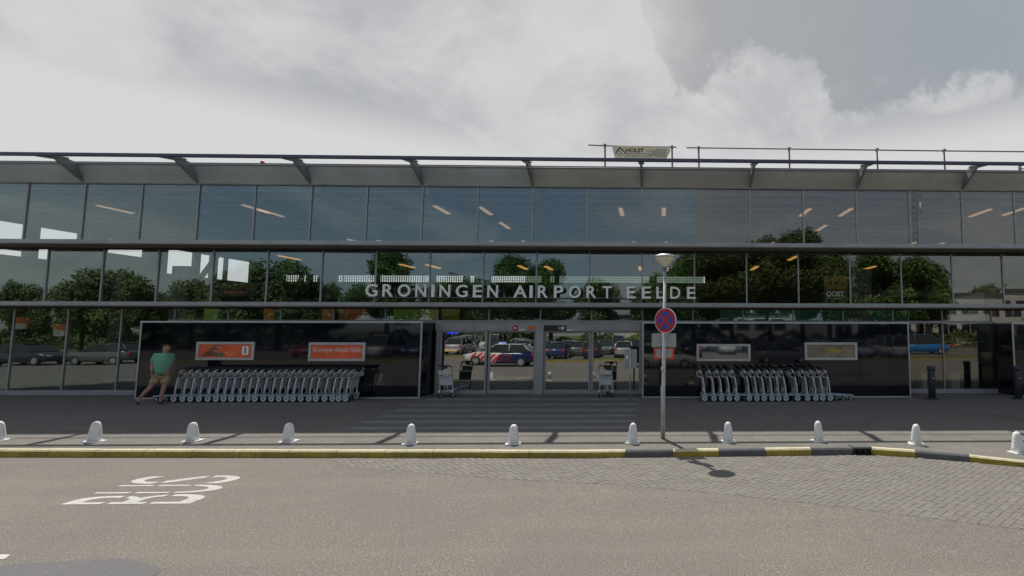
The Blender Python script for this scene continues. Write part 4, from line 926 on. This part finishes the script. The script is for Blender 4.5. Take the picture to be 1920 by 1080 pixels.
for sx_ in (-1, 1): skin('ear', [(.07+sx_*.088, -.01, 1.615), (.07+sx_*.092, -.005, 1.645)], [(0, 1)], [.012, .014], M['skin'], per, 1)
for sx_ in (-1, 1): skin('eye', [(.08+sx_*.03, -.093, 1.64), (.086+sx_*.03, -.094, 1.64)], [(0, 1)], [.011, .011], M['rubber'], per, 1)
skin('mouth', [(.07, -.1, 1.572), (.1, -.1, 1.572)], [(0, 1)], [.009, .009], M['red'], per, 1)
bm = NB(); tube(bm, [(-.201, .005, .92), (-.202, .008, .94)], .036, 12); obj('wristwatch', bm, M['black'], per)
per.scale = (1.0, 1.0, 1.0)

# ================================================================ WHAT STANDS BEHIND THE VIEWER AND MIRRORS IN THE GLASS
def make_car(col, label, kind='hatch', L_=4.2, group='cars in the car park mirrored in the facade', m=None):
    t = thing('parked_car', label, 'car', (0, 0, 0), 0, group); h = L_/2
    m = m or mat('car_paint', col, .25, .0, coat=.8)
    if kind == 'van': st = [(-h, .35, .8, .3), (-h+.1, .25, 1.0, .8), (h-1.3, .2, 1.05, .85), (h-.7, .2, 1.0, .86), (h-.1, .25, .85, .8), (h, .35, .7, .6)]; cab = [(-h+.08, 1.0), (-h+.2, 1.95), (h-1.5, 1.95), (h-.65, 1.05)]
    else: st = [(-h, .4, .75, .7), (-h+.08, .28, .92, .8), (-h+.8, .2, .97, .86), (h-1.6, .2, .95, .87), (h-.9, .2, .88, .86), (h-.15, .25, .74, .78), (h, .38, .6, .6)]; cab = [(-h+.12, .93), (-h+.65, 1.4), (-h+1.3, 1.47), (h-2.0, 1.45), (h-1.05, .93)]
    bm = NB(); rings = []
    for x, zb_, zt_, w_ in st:
        rings.append([bm.verts.new(q) for q in ((x, -w_*.9, zb_), (x, -w_, zb_+.15), (x, -w_, zt_-.12), (x, -w_*.88, zt_), (x, w_*.88, zt_), (x, w_, zt_-.12), (x, w_, zb_+.15), (x, w_*.9, zb_))])
    for a, c in zip(rings, rings[1:]):
        for k in range(8): bm.faces.new((a[k], a[(k+1) % 8], c[(k+1) % 8], c[k])).smooth = True
    bm.faces.new(rings[0][::-1]); bm.faces.new(rings[-1]); bmesh.ops.recalc_face_normals(bm, faces=bm.faces[:])
    obj('body', bm, m, t)
    bm = NB(); v = []
    for x, z in cab: w_ = .8 if z < 1.1 else .62; v.append([bm.verts.new((x, -w_, z)), bm.verts.new((x, w_, z))])
    for a, c in zip(v, v[1:]): bm.faces.new((a[0], a[1], c[1], c[0]))
    bm.faces.new([q[0] for q in v]); bm.faces.new([q[1] for q in v][::-1]); bmesh.ops.recalc_face_normals(bm, faces=bm.faces[:]); obj('windows', bm, M['carglass'], t)
    top = [q for q in cab if q[1] > 1.3]; bm = NB(); zt_ = max(q[1] for q in top)
    box(bm, top[0][0]+.1, top[-1][0]+.05, -.6, .6, zt_-.03, zt_+.03, bev=.02); 
    for s in (-1, 1):
        for x_, x2_ in ((top[-1][0], cab[-1][0]), (top[0][0], cab[0][0]), ((top[-1][0]+top[0][0])/2, (top[-1][0]+top[0][0])/2)): tube(bm, [(x_, s*.62, zt_-.02), (x2_, s*.81, .94)], .03, 5)
    obj('roof', bm, m, t)
    for x in (-h+.75, h-.85):
        for s in (-1, 1):
            bm = NB(); tube(bm, [(x, s*.68, .31), (x, s*.88, .31)], .31, 18); w_ = obj('wheel', bm, M['rubber'], t); bm = NB(); tube(bm, [(x, s*.7, .31), (x, s*.89, .31)], .2, 12); obj('rim', bm, M['galv'], w_)
    for s in (-1, 1):
        bm = NB(); box(bm, h-.2, h-.02, s*.62-.14, s*.62+.14, .6, .72, bev=.02); obj('headlight', bm, M['lampw'], t)
        bm = NB(); box(bm, -h-.01, -h+.12, s*.66-.1, s*.66+.1, .68, .86, bev=.02); obj('taillight', bm, M['tail'], t)
    return t
def put(t, x, y, rz, z=0): t.location = (x, y, z); t.rotation_euler = (0, 0, rz); return t
def mir(px, Yp): return PPX and P(px, 600, Yp)[0]
# police car (diagonal red and blue flashes along its flank)
pm = mat('police_livery', (.7, .72, .73), .25, coat=.6); g = NG(pm.node_tree); b = g.n['Principled BSDF']; tcn = g.add('ShaderNodeTexCoord'); sp = g.add('ShaderNodeSeparateXYZ'); g.l.new(tcn.outputs['Object'], sp.inputs[0])
dia = g.m('FRACT', g.m('MULTIPLY', g.m('ADD', sp.outputs[0], g.m('MULTIPLY', sp.outputs[2], 1.0)), 2.6)); stp = g.m('GREATER_THAN', dia, .45)
msk = g.m('MULTIPLY', g.m('GREATER_THAN', sp.outputs[2], .32), g.m('LESS_THAN', sp.outputs[2], .84)); msk = g.m('MULTIPLY', msk, g.m('LESS_THAN', sp.outputs[0], 1.75))
colr = g.mix(g.m('MULTIPLY', stp, msk), (.7, .72, .73), (.75, .03, .02)); rear = g.m('LESS_THAN', g.m('ADD', sp.outputs[0], g.m('MULTIPLY', sp.outputs[2], .6)), .35); rear = g.m('MULTIPLY', rear, g.m('LESS_THAN', sp.outputs[2], 1.05)); g.l.new(g.mix(rear, colr, g.mix(g.m('MULTIPLY', g.m('MULTIPLY', stp, msk), g.m('GREATER_THAN', sp.outputs[0], -.9)), (.012, .03, .12), (.2, .03, .05))), b.inputs['Base Color'])
car = make_car(None, 'white police car with red and blue diagonal flashes on its flank, mirrored in the doors', L_=4.5, group=None, m=pm); car['category'] = 'police car'; car.name = 'police_car'
put(car, P(940, 600, 2*YL)[0], -.2, pi)
bm = NB(); box(bm, -.12, .12, -.5, .5, 1.5, 1.6, bev=.03); obj('light_bar', bm, mat('blue_beacon', (.3, .4, .9), .2, emit=(.4, .5, 1), estr=1.2), car)
cg = make_car(None, 'white camera car with green patches parked under the viewpoint', L_=4.1, group=None, m=mat('white_green_paint', (.62, .66, .6), .3, coat=.5)); cg.name = 'camera_car'; put(cg, .55, -.25, 0)
bm = NB(); tube(bm, [(-.5, .1, 1.45), (-.5, .1, 2.1)], .03, 8); obj('camera_mast', bm, M['black'], cg)
cols = [((.03, .035, .05), 'black'), ((.4, .42, .44), 'silver'), ((.65, .65, .64), 'white'), ((.03, .06, .16), 'dark blue'), ((.15, .16, .17), 'grey'), ((.3, .02, .02), 'red')]
prot = [make_car(c, n_ + ' car', 'hatch') for c, n_ in cols] + [make_car((.6, .62, .62), 'white van', 'van', 4.8)]
cn = [n_ for _, n_ in cols] + ['white']
used = set(); spot = []
for row, yy in ((0, -14.5), (1, -20.5), (2, -28)):
    for k in range(-9, 9):
        if random.random() < .12: continue
        spot.append((k*3.1 + row*.9 + random.uniform(-.2, .2) - 3, yy + random.uniform(-.3, .3), pi/2 * random.choice((1, -1)), row))
spot.append((P(1455, 600, 40)[0], -5.0, 0, 'sedan'))
spot.append((P(200, 600, 38)[0], -3.2, pi, 'hatch')); spot.append((P(25, 600, 36)[0], -2.2, 0, 'l2'))
rown = ['nearest', 'middle', 'far']
for n_, (x, y, rz, row) in enumerate(spot):
    k = random.choice((0, 1, 2, 3, 4, 0, 4, 1, 5, 6)) if isinstance(row, int) else {'sedan': 4, 'hatch': 4, 'l2': 0}[row]
    o = prot[k] if k not in used else copy_tree(prot[k]); used.add(k); put(o, x, y, rz, -.015 if isinstance(row, int) else 0)
    if isinstance(row, int): o['label'] = '%s %s, %s from the left in the %s row of the car park' % (cn[k], 'van' if k == 6 else 'car', ORD[sorted(q[0] for q in spot if q[3] == row).index(x)], rown[row])
    else: o['label'] = {'sedan': 'dark grey car passing on the road, mirrored beside the empty display', 'hatch': 'grey car with red tail lamp mirrored in the left lower glazing', 'l2': 'black car mirrored in the leftmost lower pane'}[row]; o['group'] = 'cars on the road behind the viewer'
for k in range(7):
    if k not in used:
        def rm(o):
            for c in list(o.children): rm(c)
            bpy.data.objects.remove(o)
        rm(prot[k])
# trees
def leafblob(seed, H, Rr, nleaf, tall=1.):
    rnd = random.Random(seed); blobs = []
    for k in range(16):
        a = rnd.uniform(0, 2*pi); rr = Rr*rnd.uniform(.15, .68); z = H*rnd.uniform(.38, .86); sc_ = (1.15 - abs(z/H-.6)*1.2)
        blobs.append((rr*cos(a)*sc_, rr*sin(a)*sc_, z, Rr*rnd.uniform(.26, .45)))
    blobs.append((0, 0, H*.85, Rr*.35))
    vs, fs = [], []
    for k in range(nleaf):
        bx_, by_, bz_, br_ = rnd.choice(blobs); d = Vector((rnd.gauss(0, 1), rnd.gauss(0, 1), rnd.gauss(0, 1))).normalized(); p = Vector((bx_, by_, bz_)) + d*br_*(rnd.random()**.35)*rnd.uniform(.8, 1.12)
        n_ = (d + Vector((rnd.uniform(-1, 1), rnd.uniform(-1, 1), rnd.uniform(-.3, 1)))).normalized(); a = n_.cross(Vector((.3, .2, 1))).normalized(); c = n_.cross(a); s = rnd.uniform(.07, .17)
        i = len(vs); vs += [tuple(p + a*s), tuple(p + c*s*.7), tuple(p - a*s), tuple(p - c*s*.7)]; fs.append((i, i+1, i+2, i+3))
    me = bpy.data.meshes.new('crown'); me.from_pydata(vs, [], fs); return me, blobs
protoT = []
for s, (H, Rr, nl) in enumerate(((9.5, 3.6, 24000), (7, 3.4, 20000), (12, 4.4, 32000))):
    me, bl = leafblob(40+s, H, Rr, nl); me.materials.append(M['leaf'][s])
    bm = NB(); tube(bm, [(0, 0, -.1), (.05, 0, H*.3), (-.05, .05, H*.6), (0, 0, H*.82)], [.28, .2, .13, .04], 10)
    for b_ in bl[:9]: z0_ = H*random.uniform(.28, .5); tube(bm, [(0, 0, z0_), (b_[0]*.5, b_[1]*.5, (z0_+b_[2])/2+.2), (b_[0], b_[1], b_[2])], [.09, .06, .02], 6)
    tm = bpy.data.meshes.new('trunk'); bm.to_mesh(tm); bm.free(); tm.materials.append(M['bark']); protoT.append((me, tm))
TR = [(40, 66, 537, 1), (140, 62, 533, 1), (222, 60, 508, 1), (300, 66, 545, 1), (372, 62, 522, 1), (440, 60, 515, 1), (535, 62, 496, 1), (620, 70, 535, 1), (735, 62, 472, 0), (860, 74, 525, 1), (960, 64, 482, 0), (1030, 66, 486, 0), (1120, 76, 520, 1), (1300, 60, 470, 0), (1370, 56, 462, 2), (1440, 58, 440, 2), (1500, 56, 428, 2), (1550, 66, 470, 0), (1640, 62, 470, 0), (1710, 60, 482, 0), (1740, 62, 490, 0), (1860, 82, 530, 1), (1980, 66, 500, 0), (-80, 66, 520, 1), (1235, 84, 520, 1)]
hs = (9.5, 7, 12)
for k, (px, Yp, pt, kd) in enumerate(TR):
    Yg = YM_; x, ztop = P(px, pt, Yp); y = 2*Yg - Yp; s = (ztop+.1)/hs[kd]*1.02; wd = s*(random.uniform(.95, 1.15) if px > 500 else random.uniform(.7, .95))
    t = thing('tree', '', 'tree', (x, y, -.03), random.uniform(0, 6), 'trees round the car park behind the viewer'); t.scale = (wd*random.uniform(.8, 1.15), wd*random.uniform(.85, 1.1), s)
    t['label'] = '%s tree, %s from the left among those mirrored in the facade' % (('bushy green', 'low rounded', 'tall dark')[kd], ORD[sorted(q[0] for q in TR).index(px)])
    link('crown', protoT[kd][0], t); link('trunk', protoT[kd][1], t)
# low hedge bank between road and car park
bm = NB(); sheet(bm, [(-80, -11.5, .01), (80, -11.5, .01), (80, -7.6, .01), (-80, -7.6, .01)]); struct(obj('verge', bm, M['grass']))
bm = NB(); box(bm, -80, 80, -7.62, -7.5, -.05, .12); o = obj('far_kerb', bm, M['yellow']); struct(o)
vs, fs = [], []; rnd = random.Random(5)
for k in range(42000):
    x = rnd.uniform(-85, 75); top = 2.0 + 1.0*sin(x*.37)*sin(x*.13+1) + .35*sin(x*1.9); z = top*(1-rnd.random()**1.6*.98)+.1; y = -32.5 + rnd.uniform(-1.1, 1.1)*(1.1-.4*z/top)
    p = Vector((x, y, z)); d = Vector((rnd.gauss(0, 1), rnd.gauss(0, 1)+.6, rnd.gauss(0, 1)+.3)).normalized(); a_ = d.cross(Vector((.3, .2, 1))).normalized(); c_ = d.cross(a_); q = rnd.uniform(.09, .2); i = len(vs)
    vs += [tuple(p+a_*q), tuple(p+c_*q*.7), tuple(p-a_*q), tuple(p-c_*q*.7)]; fs.append((i, i+1, i+2, i+3))
me = bpy.data.meshes.new('hedge'); me.from_pydata(vs, [], fs); me.materials.append(M['leaf'][1]); o = link('hedge', me); o['kind'] = 'stuff'; o['label'] = 'dark uneven hedge along the back of the car park'
# white building and mast mirrored on the right
t = thing('office_building', 'pale office building with rows of dark windows beyond the car park', 'building', (0, 0, 0))
ox0, ox1, oy = 26, 66, -44
bm = NB(); box(bm, ox0, ox1, oy-12, oy, -.05, 8.2); obj('wall', bm, M['white_wall'], t); bm = NB(); box(bm, ox0-.3, ox1+.3, oy-12.3, oy+.3, 8.2, 8.6); obj('roof', bm, M['tile_roof'], t)
for r_ in range(2):
    for k in range(11): bm = NB(); box(bm, ox0+1+k*3.5, ox0+3.6+k*3.5, oy+.001, oy+.06, 1.2+3.6*r_, 3.2+3.6*r_); w_ = obj('window', bm, M['carglass'], t); bm = NB(); box(bm, ox0+2.27+k*3.5, ox0+2.33+k*3.5, oy+.061, oy+.09, 1.2+3.6*r_, 3.2+3.6*r_); obj('frame', bm, M['letter'], w_)
t = thing('low_office', 'long low white building behind the trees left of the pale office', 'building', (0, 0, 0))
bm = NB(); box(bm, -6, 22, -58, -50, -.05, 5.2); obj('wall', bm, M['white_wall'], t); bm = NB(); box(bm, -6.3, 22.3, -58.3, -49.7, 5.2, 5.5); obj('roof', bm, M['tile_roof'], t)
for k in range(9): bm = NB(); box(bm, -5+k*3, -3+k*3, -49.999, -49.94, 2.4, 4.4); obj('window', bm, M['carglass'], t)
x, _ = P(1718, 400, 92); y = 2*YT - 92; t = thing('radio_mast', 'tall lattice radio mast behind the viewer, mirrored in the upper glazing', 'mast', (x, y, 0))
bm = NB(); s_ = .55
for a, c in ((-s_, -s_), (s_, -s_), (0, s_)): tube(bm, [(a, c, 0), (a*.6, c*.6, 36)], .07, 5)
obj('leg', bm, M['steel'], t)
bm = NB()
for k in range(30):
    z = 1.2*k; f0 = 1-.4*z/36; f1 = 1-.4*(z+1.2)/36; q = [(-s_, -s_), (s_, -s_), (0, s_)]
    for i in range(3): a, c = q[i], q[(i+1) % 3]; tube(bm, [(a[0]*f0, a[1]*f0, z), (c[0]*f1, c[1]*f1, z+1.2)], .03, 4); tube(bm, [(a[0]*f0, a[1]*f0, z), (c[0]*f0, c[1]*f0, z)], .03, 4)
obj('lattice', bm, M['steel'], t)
bm = NB()
for z in (24, 27): tube(bm, [(.5, .6, z), (.5, .6, z+2)], .16, 8)
obj('antenna', bm, M['letter'], t)
t = thing('blue_van', 'bright blue van mirrored in the right lower glazing above a hedge', 'van', (P(1725, 600, 52)[0], 2*YL-52, 0))
pv_ = make_car(None, 'x', 'van', 5.4, None, mat('bright_blue_paint', (.02, .2, .55), .3, coat=.5))
for c in list(pv_.children): c.parent = t
bpy.data.objects.remove(pv_)
